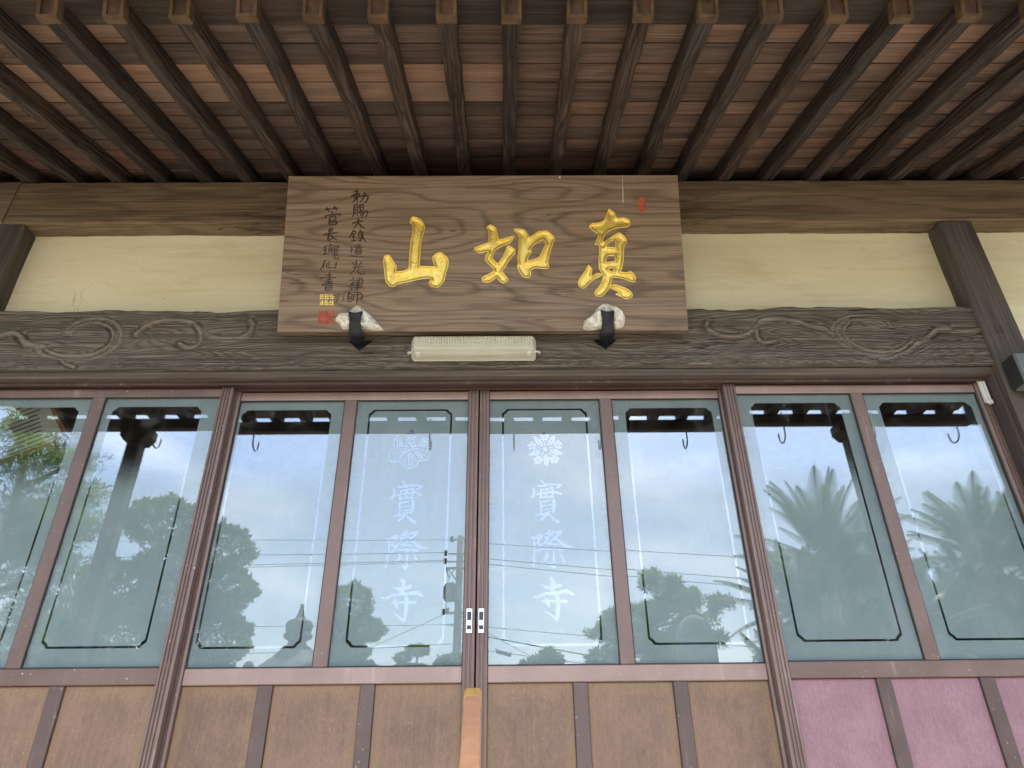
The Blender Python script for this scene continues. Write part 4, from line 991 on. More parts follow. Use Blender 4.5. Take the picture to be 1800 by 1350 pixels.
# seals
def seal_block(nm, q, mat, cols, rows, w, seed):
    lo, hi = q.min(0), q.max(0)
    r = random.Random(seed)
    cw, ch = (hi[0] - lo[0]) / cols, (hi[1] - lo[1]) / rows
    vs, fs = [], []
    def bar(x0, y0, x1, y1):
        b = len(vs)
        vs.extend(tuple(p) for p in on_plaque([(x0, y0), (x1, y0), (x1, y1), (x0, y1)], np.full(4, 0.0016)))
        vs.extend(tuple(p) for p in on_plaque([(x0, y0), (x1, y0), (x1, y1), (x0, y1)], np.full(4, -0.001)))
        fs.append((b, b + 1, b + 2, b + 3))
        fs.extend((b + i, b + 4 + i, b + 4 + (i + 1) % 4, b + (i + 1) % 4) for i in range(4))
    for c in range(cols):
        for rr in range(rows):
            x, y = lo[0] + c * cw, lo[1] + rr * ch
            for kk in range(3):
                yy = y + ch * (0.14 + 0.3 * kk)
                x0 = x + cw * r.choice((0.06, 0.06, 0.4)); x1 = x + cw * r.choice((0.94, 0.94, 0.6))
                bar(x0, yy, x1, yy + w)
            for kk in range(2):
                xx = x + cw * (0.08 + 0.42 * kk + 0.1 * r.random())
                bar(xx, y + ch * r.choice((0.1, 0.4)), xx + w, y + ch * r.choice((0.95, 0.7)))
    mesh(nm, vs, fs, mat, plaque)
seal_block('gilt_seal', seal_g, M['gold'], 3, 2, 0.0026, 5)
def slab(nm, poly, mat, h=0.0014):
    P = np.asarray(poly, float); m = len(P)
    v = np.vstack([on_plaque(P, np.full(m, h)), on_plaque(P, np.full(m, -0.002))])
    mesh(nm, v, [tuple(range(m))] + [(i, m + i, m + (i + 1) % m, (i + 1) % m) for i in range(m)], mat, plaque)
def rrect(lo, hi, r):
    out = []
    for cx, cy_, a0 in ((hi[0] - r, hi[1] - r, 0), (lo[0] + r, hi[1] - r, 90), (lo[0] + r, lo[1] + r, 180), (hi[0] - r, lo[1] + r, 270)):
        for a in (0, 30, 60, 90):
            t = math.radians(a0 + a); out.append((cx + r * math.cos(t), cy_ + r * math.sin(t)))
    return out
slab('vermilion_seal', rrect(seal_r.min(0), seal_r.max(0), 0.004), M['vermilion'])
seal_block('seal_marks', np.array([seal_r.min(0) + 0.004, seal_r.max(0) - 0.004]), M['inkfaded'], 2, 2, 0.0014, 11)
ov = np.array(SEALS['oval']); oc = ov.mean(0); orr = np.abs(ov[1] - ov[0]) / 2
slab('vermilion_seal', [(oc[0] + orr[0] * math.cos(a), oc[1] + orr[1] * math.sin(a)) for a in np.linspace(0, 2 * math.pi, 16, endpoint=False)], M['vermilion'])
th = on_plaque(np.array(THREAD), np.array([0.003, 0.004, 0.004]))
tube('thread', [th[0], (th[0] + th[1]) / 2 + PN * 0.002, th[1]], 0.0011, M['paper'], plaque, 5)
lathe('nail', [(0.001, -0.003), (0.004, 0), (0.003, 0.003), (0.001, 0.004)], th[2], M['paper'], plaque, 8)

# iron hooks that carry the plaque, with wads of cloth wedged behind them
WAD = [(370, 1105), (450, 1010), (540, 990), (620, 890), (680, 870), (740, 920), (830, 1010), (900, 1090), (1030, 1250), (960, 1262), (800, 1250), (720, 1240), (590, 1238), (480, 1240), (430, 1160)]
WAD = np.array(WAD, float)
WAD_L = np.stack([(WAD[:, 0] - 670) / 8.4375 / 440, (1275 - WAD[:, 1]) / 8.4375 / 470], 1)
WAD_R = np.array([(920, 1280), (925, 1225), (972, 1190), (1005, 1160), (1035, 1118), (1080, 1088), (1130, 1092), (1185, 1125), (1228, 1168), (1244, 1215), (1228, 1262), (1185, 1284), (1100, 1275), (1020, 1288), (960, 1292)], float)
WAD_R = np.stack([(WAD_R[:, 0] - 1100) / 2080, (1293 - WAD_R[:, 1]) / 2000], 1)
def hook(u, flip, label):
    base = on_plaque([(u, 0.0)], [0.0])[0]
    t = thing('plaque_hook', tuple(base), label, 'hook', 'hooks carrying the name plaque')
    # strap: from the beam face under the plaque edge and up its front
    path = [(on_plaque([(u, -0.026)], [-0.075])[0], 0.036), (on_plaque([(u, -0.022)], [-0.03])[0], 0.046), (on_plaque([(u, -0.016)], [0.004])[0], 0.05),
            (on_plaque([(u, -0.008)], [0.020])[0], 0.048), (on_plaque([(u, 0.010)], [0.030])[0], 0.044), (on_plaque([(u, 0.030)], [0.034])[0], 0.040),
            (on_plaque([(u, 0.046)], [0.036])[0], 0.043), (on_plaque([(u, 0.058)], [0.037])[0], 0.053)]
    P = smooth_line([tuple(p) + (w,) for p, w in path], 4)
    nx = 7
    vs, fs = [], []
    tang = np.gradient(P[:, :3], axis=0)
    for i, p in enumerate(P):
        tg = tang[i] / np.linalg.norm(tang[i])
        nn = np.cross(np.array([1, 0, 0]), tg)
        for side in (0, 1):
            for k in range(nx):
                a = (k / (nx - 1) - 0.5)
                top = 0.008 * (abs(a) * 2) ** 2 if i == len(P) - 1 else 0
                q = p[:3] + np.array([a * p[3], 0, 0]) + nn * (0.004 * (1 - (2 * a) ** 2) + (0.0 if side else 0.006)) + PV * top
                vs.append(tuple(q))
    w2 = 2 * nx
    for i in range(len(P) - 1):
        for k in range(nx - 1):
            fs.append((i * w2 + k, i * w2 + k + 1, (i + 1) * w2 + k + 1, (i + 1) * w2 + k))
            fs.append((i * w2 + nx + k + 1, i * w2 + nx + k, (i + 1) * w2 + nx + k, (i + 1) * w2 + nx + k + 1))
        fs.append((i * w2, (i + 1) * w2, (i + 1) * w2 + nx, i * w2 + nx))
        fs.append((i * w2 + nx - 1, i * w2 + 2 * nx - 1, (i + 1) * w2 + 2 * nx - 1, (i + 1) * w2 + nx - 1))
    e = (len(P) - 1) * w2
    fs += [(e + k, e + k + 1, e + nx + k + 1, e + nx + k) for k in range(nx - 1)]
    mesh('strap', vs, fs, M['iron'], t, True)
    pl = on_plaque([(u, -0.030)], [-0.06])[0]  # added dark triangle standing in for the shade below the strap
    mesh('strap_shade', [pl + np.array(q) for q in ((-0.045, -0.004, 0.012), (0, -0.008, -0.03), (0.045, -0.004, 0.012), (-0.045, 0.03, 0.012), (0, 0.03, -0.03), (0.045, 0.03, 0.012))],
         [(0, 1, 2), (0, 3, 4, 1), (1, 4, 5, 2), (0, 2, 5, 3), (3, 5, 4)], M['iron'], t)
    W = WAD_R.copy() if flip else WAD_L.copy()
    lp = smooth_loop(W, 3) + (u, 0)
    gx, gy = np.meshgrid(np.arange(lp[:, 0].min(), lp[:, 0].max(), 0.0042), np.arange(lp[:, 1].min(), lp[:, 1].max(), 0.0042))
    gp = np.stack([gx.ravel(), gy.ravel()], 1)
    gp = gp[inside(lp, gp)]
    gp = gp[seg_dist(gp, [lp]) > 0.003]
    V, F, C = triangulate([lp], gp)
    v, f = sub(V, F, inside(lp, C))
    d = seg_dist(v, [lp])
    cr_ = vnoise(v[:, 0] * 52 + v[:, 1] * 20, v[:, 1] * 52, 5 + flip) * 0.7 + vnoise(v[:, 0] * 130, v[:, 1] * 130, 7 + flip) * 0.3
    side = np.clip(np.abs(v[:, 0] - u) / 0.03, 0.0, 1)
    h = 0.0005 + np.minimum(d / 0.012, 1) ** 0.6 * (0.012 + 0.036 * cr_) * (0.5 + 0.75 * side)
    mesh('wadding', on_plaque(v, h), f, M['cloth'], t, True)
hook((628 - 849) / 480.0, False, 'black iron hook with white wadding under the ink inscription end of the plaque')
hook((1066 - 849) / 480.0, True, 'black iron hook with white wadding under the rightmost gilt character of the plaque')

# ================================================================== FLUORESCENT LAMP
def lamp():
    t = thing('fluorescent_lamp', (-0.02, -0.08, 2.92), 'cream fluorescent strip lamp with ribbed cover on the carved beam', 'lamp')
    T = NT('lamp_cover_acrylic')
    c = T.coord((1, 1, 1), rand=False)
    col = T.mix(T.ramp(T.noise(c, 14, 4, 0.6), 0.3, 0.7), (0.86, 0.82, 0.66), (0.92, 0.89, 0.76))
    p = T.principled(col, 0.28, spec=0.5)
    tr = T.n('ShaderNodeBsdfTranslucent'); T.l(col, tr.inputs['Color'])
    ms = T.n('ShaderNodeMixShader'); ms.inputs[0].default_value = 0.35
    T.l(p.outputs[0], ms.inputs[1]); T.l(tr.outputs[0], ms.inputs[2])
    tp = T.n('ShaderNodeBsdfTransparent'); tp.inputs['Color'].default_value = (0.95, 0.93, 0.85, 1)
    m2 = T.n('ShaderNodeMixShader'); m2.inputs[0].default_value = 0.36
    T.l(ms.outputs[0], m2.inputs[1]); T.l(tp.outputs[0], m2.inputs[2])
    T.l(m2.outputs[0], T.out.inputs['Surface'])
    x0, x1 = -0.246, 0.206
    box('base_tray', x0 + 0.004, x1 - 0.004, -0.082, -0.071, 2.893, 2.958, M['white'], t, 0.003)
    # cover: rounded section, ends drawn in
    prof = [(-0.083, 2.962), (-0.11, 2.962), (-0.142, 2.957), (-0.152, 2.947), (-0.153, 2.925), (-0.152, 2.905), (-0.147, 2.899), (-0.11, 2.893), (-0.083, 2.891)]
    vs, fs = [], []
    xs = [x0, x0 + 0.006, x0 + 0.014, x1 - 0.014, x1 - 0.006, x1]
    sc_ = [0.55, 0.82, 1, 1, 0.82, 0.55]
    for x, s in zip(xs, sc_):
        for y, z in prof: vs.append((x, -0.083 + (y + 0.083) * s, 2.924 + (z - 2.924) * (0.86 + 0.14 * s)))
    n = len(prof)
    fs = [(k * n + i, k * n + i + 1, (k + 1) * n + i + 1, (k + 1) * n + i) for k in range(5) for i in range(n - 1)]
    fs += [tuple(range(n))[::-1], tuple(range(5 * n, 6 * n))]
    mesh('cover', vs, fs, T.m, t)
    # prismatic ribs on the front face, in two rows
    vs, fs = [], []
    for r0, r1 in ((2.9275, 2.9375), (2.9390, 2.9470), (2.9145, 2.9260)):
        k = x0 + 0.018
        while k < x1 - 0.018:
            b = len(vs)
            vs += [(k, -0.1525, r0), (k + 0.0075, -0.1525, r0), (k + 0.0075, -0.1525, r1), (k, -0.1525, r1), (k + 0.0037, -0.1585, (r0 + r1) / 2)]
            fs += [(b, b + 1, b + 4), (b + 1, b + 2, b + 4), (b + 2, b + 3, b + 4), (b + 3, b, b + 4)]
            k += 0.0096
    o = mesh('cover_ribs', vs, fs, T.m, t); o['kind'] = 'stuff'
    tube('tube', [(x0 + 0.035, -0.118, 2.908), (x1 - 0.035, -0.118, 2.908)], 0.0135, M['white'], t, 12)
    for x in (x0 + 0.026, x1 - 0.026):
        box('lamp_holder', x - 0.008, x + 0.008, -0.132, -0.083, 2.893, 2.924, M['white'], t, 0.002)
    for x, s in ((x0, -1), (x1, 1)):
        tube('clip', [(x - 0.002 * s, -0.09, 2.92), (x + 0.008 * s, -0.10, 2.915), (x + 0.009 * s, -0.12, 2.905), (x - 0.004 * s, -0.125, 2.90)], 0.0035, M['steel'], t, 6)
        lathe('screw', [(0.001, -0.004), (0.006, -0.003), (0.006, 0.003), (0.001, 0.004)], (x + 0.011 * s, -0.095, 2.916), M['white'], t, 8)
lamp()

# ================================================================== SLIDING DOORS
GZ0, GZ1 = 1.866, 2.796
def stile(name, x0, x1, yf, depth, parent, mat, grooves):
    n = grooves
    pts = [(x0, yf + depth), (x0, yf + 0.002)]
    w = (x1 - x0)
    for g_ in range(n):
        c = x0 + w * (g_ + 1) / (n + 1)
        pts += [(c - 0.0032, yf), (c - 0.0018, yf + 0.004), (c + 0.0018, yf + 0.004), (c + 0.0032, yf)]
    pts += [(x1, yf + 0.002), (x1, yf + depth)]
    return prism(name, pts, 0.756, 2.832, mat, parent, 'Z')
def notched(lo, hi, r, inset=0.0):
    """rectangle outline with small ogee notches at its corners"""
    out = []
    x0, y0, x1, y1 = lo[0] + inset, lo[1] + inset, hi[0] - inset, hi[1] - inset
    cs = [(x1, y1, -1, -1), (x0, y1, 1, -1), (x0, y0, 1, 1), (x1, y0, -1, 1)]
    for (cx, cy_, sx, sy), order in zip(cs, (0, 1, 0, 1)):
        pts = []
        # concave quarter arc away from the corner with short lips
        q = [(0, 1.0), (0.05, 0.72), (0.22, 0.62), (0.36, 0.50), (0.50, 0.36), (0.62, 0.22), (0.72, 0.05), (1.0, 0)]
        for a, b in q: pts.append((cx + sx * a * r, cy_ + sy * b * r))
        if order: pts = pts[::-1]
        out += pts
    return np.array(out)
def star_polys():
    cx, cz = STARC; k = MPP / 7.105
    P, cuts = [], []
    P.append(np.array([(cx + 30 * k * math.cos(a), cz + 30 * k * math.sin(a)) for a in np.linspace(0, 2 * math.pi, 14, endpoint=False)]))
    for i in range(5):
        a = math.radians(-88 + 72 * i)
        d = np.array([math.cos(a), math.sin(a)]); nn = np.array([-d[1], d[0]])
        c = np.array([cx, cz])
        for s in (-1, 1):
            P.append(np.array([c + d * 52 * k + nn * s * 3 * k, c + d * 110 * k + nn * s * 32 * k, c + d * 160 * k + nn * s * 38 * k, c + d * 215 * k + nn * s * 18 * k, c + d * 250 * k + nn * s * 1.5 * k, c + d * 150 * k + nn * s * 3 * k]))
        a2 = a + math.radians(36)
        e = np.array([math.cos(a2), math.sin(a2)]); n2 = np.array([-e[1], e[0]])
        # five-lobed flower between two leaves, split by fine lines
        cc = c + e * 182 * k
        for j in range(5):
            b0 = a2 + math.radians(72 * j - 33); b1 = a2 + math.radians(72 * j + 33); bm_ = (b0 + b1) / 2
            R_ = 64 * k
            P.append(np.array([cc + 6 * k * np.array([math.cos(bm_), math.sin(bm_)]), cc + R_ * 0.72 * np.array([math.cos(b0), math.sin(b0)]), cc + R_ * 1.02 * np.array([math.cos(b0 + 0.22), math.sin(b0 + 0.22)]), cc + R_ * 0.93 * np.array([math.cos(bm_), math.sin(bm_)]), cc + R_ * 1.02 * np.array([math.cos(b1 - 0.22), math.sin(b1 - 0.22)]), cc + R_ * 0.72 * np.array([math.cos(b1), math.sin(b1)])]))
        P.append(stroke_poly(np.array([c + e * 50 * k, c + e * 100 * k]), 12 * k, 2))
        P.append(stroke_poly(np.array([c + e * 95 * k - n2 * 28 * k, c + e * 112 * k, c + e * 95 * k + n2 * 28 * k]), 6 * k, 3))
    return P
LET_POLYS = {k: [stroke_poly(s, None, 4) for s in ss] for k, ss in LETTERS.items()}
def pane(door, x0, x1, yg, rx0, rx1, lettering, label):
    z0, z1 = GZ0 - 0.004, GZ1 + 0.004
    ax_, az_ = random.uniform(-0.0018, 0.0018), random.uniform(-0.0012, 0.0012)      # every pane sits a hair out of true
    def tilt(x, z): return ax_ * (np.asarray(x) - (x0 + x1) / 2) + az_ * (np.asarray(z) - (z0 + z1) / 2)
    gp = mesh('glass_pane', [(x, yg + float(tilt(x, z)), z) for x, z in ((x0, z0), (x1, z0), (x1, z1), (x0, z1))], [(0, 1, 2, 3)], M['glass'], door)
    if label: gp['label'] = label
    yb = yg + 0.005
    rect_ = np.array([(x0, z0), (x1, z0), (x1, z1), (x0, z1)])
    lo, hi = (rx0, 1.924), (rx1, 2.761)
    outer = notched(lo, hi, 0.023)
    inner = notched(lo, hi, 0.023, 0.0068)
    groups = {}
    if lettering:
        dx = 0.0 if lettering == 'right' else -0.49
        for k, ps in LET_POLYS.items(): groups[k] = [p + (dx, 0) for p in ps]
        if lettering == 'right': groups['crest'] = star_polys()
        else: groups['crest'] = [stroke_poly(s, 0.0030, 3) for s in PAULOWNIA]
    V, F, C = triangulate([rect_, outer, inner] + [p for ps in groups.values() for p in ps])
    inO, inI = inside(outer, C), inside(inner, C)
    def put(nm, keep, mat):
        v, f = sub(V, F, keep)
        f = f[:, ::-1]
        return mesh(nm, np.stack([v[:, 0], yb + tilt(v[:, 0], v[:, 1]), v[:, 1]], 1), f, mat, gp, origin=((x0 + x1) / 2, yb, (GZ0 + GZ1) / 2))
    letter = np.zeros(len(F), bool)
    for k, ps in groups.items():
        mk = np.zeros(len(F), bool)
        for p in ps: mk |= inside(p, C)
        mk &= ~letter
        letter |= mk
        put('etched_crest' if k == 'crest' else 'etched_character', mk, M['clear'])
    put('clear_border_line', inO & ~inI & ~letter, M['clear'])
    if lettering:
        put('frosting', (~inO | inI) & ~letter, M['frost'])
    else:
        put('frosting', ~inO, M['frost'])
        put('graded_frosting', inI, M['grad'])
def sliding_door(x0, x1, yf, lw, rw, mull, low, panes, alu, panel_mat, label, pull_x=None):
    d = thing('sliding_door', ((x0 + x1) / 2, yf + 0.015, 0.756), label, 'door', 'sliding doors of the temple hall')
    dp = 0.028
    mid = alu if alu is M['alu_dusty'] else M['alu_mid']
    stile('stile', x0, x0 + lw, yf, dp, d, mid, 3 if lw > 0.04 else 2)
    stile('stile', x1 - rw, x1, yf, dp, d, mid, 3 if rw > 0.04 else 2)
    xa, xb = x0 + lw, x1 - rw
    yr = yf + 0.006
    def bar(nm, a, b, z0, z1, m=alu): return box(nm, a, b, yr, yf + dp, z0, z1, m, d, 0.0025)
    bar('top_rail', xa + 0.0005, xb - 0.0005, GZ1, 2.829)
    bar('middle_rail', xa + 0.0005, xb - 0.0005, 1.818, GZ0, mid if panel_mat is M['panel_pink'] else alu)
    bar('bottom_rail', xa + 0.0005, xb - 0.0005, 0.758, 0.86)
    bar('mullion', mull - 0.0225, mull + 0.0225, GZ0 + 0.0005, GZ1 - 0.0005, mid)
    for m_ in low: bar('panel_mullion', m_ - 0.022, m_ + 0.022, 0.8605, 1.8175, M['alu_low'])
    xs = [xa] + [v for m_ in low for v in (m_ - 0.022, m_ + 0.022)] + [xb]
    for i in range(0, len(xs), 2):
        box('lower_panel', xs[i] + 0.0008, xs[i + 1] - 0.0008, yf + 0.017, yf + 0.024, 0.861, 1.817, panel_mat, d, 0.001)
    for (px0, px1, r0, r1, lt, lb) in panes:
        pane(d, px0, px1, yf + 0.016, r0, r1, lt, lb)
        # thin dark gasket round each pane
        a, b = px0, px1
        for nm, q in (('gasket', (a, b, GZ0, GZ0 + 0.004)), ('gasket', (a, b, GZ1 - 0.004, GZ1))):
            box(nm, q[0] + 0.001, q[1] - 0.001, yf + 0.010, yf + 0.0155, q[2] + 0.0003, q[3] - 0.0003, M['black'], d, 0)
        for xx in (a, b - 0.003):
            box('gasket', xx + 0.0003, xx + 0.0027, yf + 0.010, yf + 0.0155, GZ0 + 0.0045, GZ1 - 0.0045, M['black'], d, 0)
    if pull_x is not None:
        pm = box('finger_pull', pull_x - 0.0092, pull_x + 0.0092, yf - 0.0025, yf + 0.001, 1.961, 2.036, M['steel'], d, 0.0008)
        box('recess_shade', pull_x - 0.0068, pull_x + 0.0068, yf - 0.0032, yf - 0.0026, 1.972, 2.026, M['sensor_dark'], pm, 0)  # raised dark slab painting the shade inside the pull's hollow
        box('inner_lip', pull_x - 0.0058, pull_x + 0.0058, yf - 0.0045, yf - 0.0033, 1.984, 2.000, M['steel'], pm, 0.0004)
        for zz in (1.968, 2.031):
            lathe('screw', [(0.0005, -0.001), (0.002, 0), (0.0005, 0.001)], (pull_x, yf - 0.0028, zz), M['galv'], pm, 8)
    return d
sliding_door(-1.865, -0.912, 0.0, 0.043, 0.043, -1.400, (-1.560, -1.250), [(-1.822, -1.4225, -1.806, -1.468, None, None), (-1.3775, -0.955, -1.345, -1.020, None, None)],
             M['alu_dusty'], M['panel_brown'], 'dusty brown sliding door furthest left, reflecting the pine, with brown lower panels')
sliding_door(-0.938, -0.0065, 0.034, 0.043, 0.036, -0.482, (-0.640, -0.330), [(-0.895, -0.5045, -0.884, -0.553, None, None), (-0.4595, -0.0425, -0.414, -0.104, 'left', 'pane etched with a paulownia crest over three characters')],
             M['alu'], M['panel_brown'], 'sliding door left of the centre joint with leafy paulownia crest etched on its glass', -0.0245)
sliding_door(-0.0005, 0.938, 0.034, 0.034, 0.043, 0.468, (0.318, 0.624), [(0.0335, 0.4455, 0.081, 0.397, 'right', 'pane etched with a star-shaped crest over three characters'), (0.4905, 0.895, 0.541, 0.864, None, None)],
             M['alu'], M['panel_brown'], 'sliding door right of the centre joint with star flower crest etched on its glass', 0.0135)
sliding_door(0.906, 1.882, 0.0, 0.043, 0.036, 1.398, (1.232, 1.547), [(0.949, 1.3755, 1.000, 1.332, None, None), (1.4205, 1.846, 1.476, 1.820, None, None)],
             M['alu'], M['panel_pink'], 'sliding door furthest right with faded pink lower panels, reflecting cycads')
# pale catch at the top of the right-hand door
ct = thing('door_catch', (1.872, -0.012, 2.74), 'pale metal catch at the upper right corner of the doors', 'catch')
box('body', 1.856, 1.868, -0.014, -0.001, 2.745, 2.838, M['white'], ct, 0.002)
box('bar', 1.869, 1.8765, -0.018, -0.003, 2.735, 2.838, M['white'], ct, 0.002)
box('foot', 1.853, 1.8775, -0.020, -0.0155, 2.735, 2.75, M['white'], ct, 0.001)

# sensor box on the right-hand post
sb = thing('sensor_box', (1.99, -0.08, 2.80), 'grey box with dark side fixed to the right-hand post', 'box')
box('housing', 1.912, 2.06, -0.15, -0.092, 2.742, 2.872, M['sensor'], sb, 0.006)
box('side_cover', 1.909, 1.9115, -0.146, -0.086, 2.748, 2.866, M['sensor_dark'], sb, 0.001)
box('back_plate', 1.918, 2.05, -0.0915, -0.081, 2.75, 2.864, M['sensor_dark'], sb, 0.002)
tube('cable', [(1.96, -0.10, 2.745), (1.955, -0.105, 2.70), (1.975, -0.10, 2.66), (2.0, -0.085, 2.62), (2.002, -0.083, 2.3)], 0.003, M['black'], sb, 6)

# ================================================================== HANDRAIL
hr = thing('handrail', (0.012, -1.2, 0.0), 'orange-brown stair handrail with ochre end cap in front of the doors', 'handrail')
def rail_at(y): return 1.742 + (y + 0.42) * 0.462
def rail_sec(name, ya, yb, mat, w, h):
    vs, fs = [], []
    ys = np.linspace(ya, yb, 10)
    sec = []
    for cx, cz, a0 in ((1, 1, 0), (-1, 1, 90), (-1, -1, 180), (1, -1, 270)):
        for a in (0, 45, 90):
            t = math.radians(a0 + a)
            sec.append((cx * (w / 2 - 0.01) + 0.01 * math.cos(t), cz * (h / 2 - 0.009) + 0.009 * math.sin(t)))
    n = len(sec)
    for y in ys:
        for x, z in sec: vs.append((0.012 + (y + 0.42) * -0.035 + x, y, rail_at(y) + z))
    fs = [(k * n + i, k * n + (i + 1) % n, (k + 1) * n + (i + 1) % n, (k + 1) * n + i) for k in range(9) for i in range(n)]
    fs += [tuple(range(n)), tuple(range(9 * n, 10 * n))[::-1]]
    return mesh(name, vs, fs, mat, hr, False)
rail_sec('rail', -2.0, -0.455, M['rail'], 0.040, 0.034)
rail_sec('end_cap', -0.4545, -0.415, M['railcap'], 0.043, 0.037)
for y in (-0.62, -1.35, -1.93):
    zb = 0.7 if y > -0.56 else max(0.0, 0.55 - 0.14 * int((-0.563 - y) / 0.33))
    tube('baluster', [(0.02, y, zb), (0.02, y, rail_at(y) - 0.014)], 0.016, M['steel'], hr, 10)

# ================================================================== FRAMED NOTICE inside the room
fn_c = Vector((-1.79, 0.2, 2.775))
ft = thing('framed_notice', tuple(fn_c), 'framed printed notice hanging aslant behind the leftmost pane', 'frame')
ex_ = Vector((0.80, 0.25, 0.55)).normalized(); nn_ = Vector((0.1, -0.8, -0.55)).normalized()
ey_ = nn_.cross(ex_).normalized(); ex_ = ey_.cross(nn_).normalized()
def quad3(nm, a0, a1, b0, b1, d0, d1, mat):
    vs = [fn_c + ex_ * a + ey_ * b + nn_ * d for d in (d0, d1) for a, b in ((a0, b0), (a1, b0), (a1, b1), (a0, b1))]
    return mesh(nm, [tuple(v) for v in vs], [(0, 3, 2, 1), (4, 5, 6, 7), (0, 1, 5, 4), (1, 2, 6, 5), (2, 3, 7, 6), (3, 0, 4, 7)], mat, ft)
hw, hh = 0.125, 0.095
quad3('paper', -hw, hw, -hh, hh, 0, 0.004, M['paper'])
quad3('frame_bar', -hw - 0.02, hw + 0.02, hh, hh + 0.018, -0.01, 0.014, M['frameorange'])
quad3('frame_bar', -hw - 0.02, hw + 0.02, -hh - 0.018, -hh, -0.01, 0.014, M['frameorange'])
quad3('frame_bar', -hw - 0.018, -hw, -hh, hh, -0.01, 0.0135, M['frameorange'])
quad3('frame_bar', hw, hw + 0.018, -hh, hh, -0.01, 0.0135, M['frameorange'])
for k in range(11):
    y = hh - 0.03 - 0.0155 * k
    a = -hw + 0.03 if k % 4 else -hw + 0.06
    quad3('text_line', a, hw - 0.03 - 0.05 * random.random(), y, y + 0.004, 0.0042, 0.005, M['black'])
# ================================================================== GARDEN (seen mirrored in the glass)
def leaves(name, pads, n, ln, wd, mat, parent, seed=1, shell=0.55, upward=0.3, tuft=3):
    """foliage: short blades in tufts spread through ellipsoid pads (cx,cy,cz,rx,ry,rz)"""
    r = np.random.default_rng(seed)
    pads = np.array(pads, float)
    area = pads[:, 3] * pads[:, 5] + pads[:, 3] * pads[:, 4]
    which = r.choice(len(pads), n, p=area / area.sum())
    d = r.normal(size=(n, 3)); d /= np.linalg.norm(d, axis=1)[:, None]
    rad = shell + (1 - shell) * r.random(n) ** 0.6
    lump = 1 + 0.16 * np.sin(d[:, 0] * 7 + which * 1.7) * np.cos(d[:, 2] * 6 + which) + 0.10 * np.sin(d[:, 1] * 13 + d[:, 2] * 11)
    c = pads[which, :3] + d * pads[which, 3:6] * (rad * lump)[:, None]
    vs, fs, tone = [], [], []
    base = np.repeat(c, tuft, 0)
    m = len(base)
    dirs = np.repeat(d, tuft, 0) + r.normal(0, 0.75, (m, 3)) + np.array([0, 0, upward])
    dirs /= np.linalg.norm(dirs, axis=1)[:, None]
    sd = np.cross(dirs, r.normal(size=(m, 3))); sd /= np.linalg.norm(sd, axis=1)[:, None]
    L = ln * r.uniform(0.6, 1.3, m)[:, None]
    W_ = wd * r.uniform(0.7, 1.3, m)[:, None]
    V = np.stack([base - sd * W_ * 0.4, base + dirs * L * 0.55 + sd * W_ * 0.6, base + dirs * L, base + dirs * L * 0.45 - sd * W_ * 0.6], 1).reshape(-1, 3)
    Fc = np.arange(m * 4).reshape(m, 4)
    clump = vnoise(base[:, 0] * 3.3 + base[:, 1], base[:, 2] * 3.9, 9)
    tn = np.clip(0.65 * clump + 0.35 * r.random(m) , 0, 1)
    return mesh(name, V, Fc, mat, parent, False, attr=('tone', np.repeat(tn, 4)))
def tufts(pads, k, seed):
    """break broad pads into small uneven tufts, as on a loose pine"""
    r = np.random.default_rng(seed); out = []
    for p in pads:
        for _ in range(k):
            q = r.normal(size=3); q *= r.random() ** 0.4 / np.linalg.norm(q)
            s = r.uniform(0.22, 0.42)
            out.append((p[0] + q[0] * p[3], p[1] + q[1] * p[4], p[2] + q[2] * p[5], p[3] * s, p[4] * s, p[5] * s * 1.3))
    return out
def trunk(parent, pts, radii):
    return tube('trunk', pts, radii, M['bark'], parent, 9)
def tree(name, label, cat, base, pads, n, ln, wd, mat, seed, group=None, bend=0.15, shell=0.55, limbs=True, upward=0.3, tr=0.11, loose=0):
    t = thing(name, base, label, cat, group)
    top = max(p[2] for p in pads)
    b = Vector(base)
    tips = Vector((pads[0][0], pads[0][1], top))
    r = random.Random(seed)
    pts = [b + (tips - b) * f + Vector((math.sin(f * 5 + seed) * bend, math.cos(f * 4 + seed) * bend, 0)) * (f * (1 - f) * 4) for f in (0, 0.2, 0.4, 0.6, 0.8, 1.0)]
    trunk(t, pts, [tr, tr * 0.85, tr * 0.7, tr * 0.55, tr * 0.4, tr * 0.2])
    if limbs:
        for p in pads[1:]:
            c = Vector(p[:3])
            f = min(0.92, max(0.15, (c.z - 0.35 - b.z) / (tips.z - b.z)))
            s = pts[0].lerp(pts[-1], f) if False else pts[min(5, int(f * 5))].lerp(pts[min(5, int(f * 5) + 1)], f * 5 - int(f * 5))
            tube('limb', [s, s.lerp(c, 0.5) + Vector((0, 0, -0.08)), c + Vector((0, 0, -p[5] * 0.3))], [tr * 0.4, tr * 0.3, tr * 0.12], M['bark'], t, 6)
    leaves('crown', tufts(pads, loose, seed) if loose else pads, n, ln, wd, mat, t, seed, shell, upward)
    return t
def P(x, y, z, rx, rzz, ry=None): return (x, y, z, rx, ry or rx, rzz)
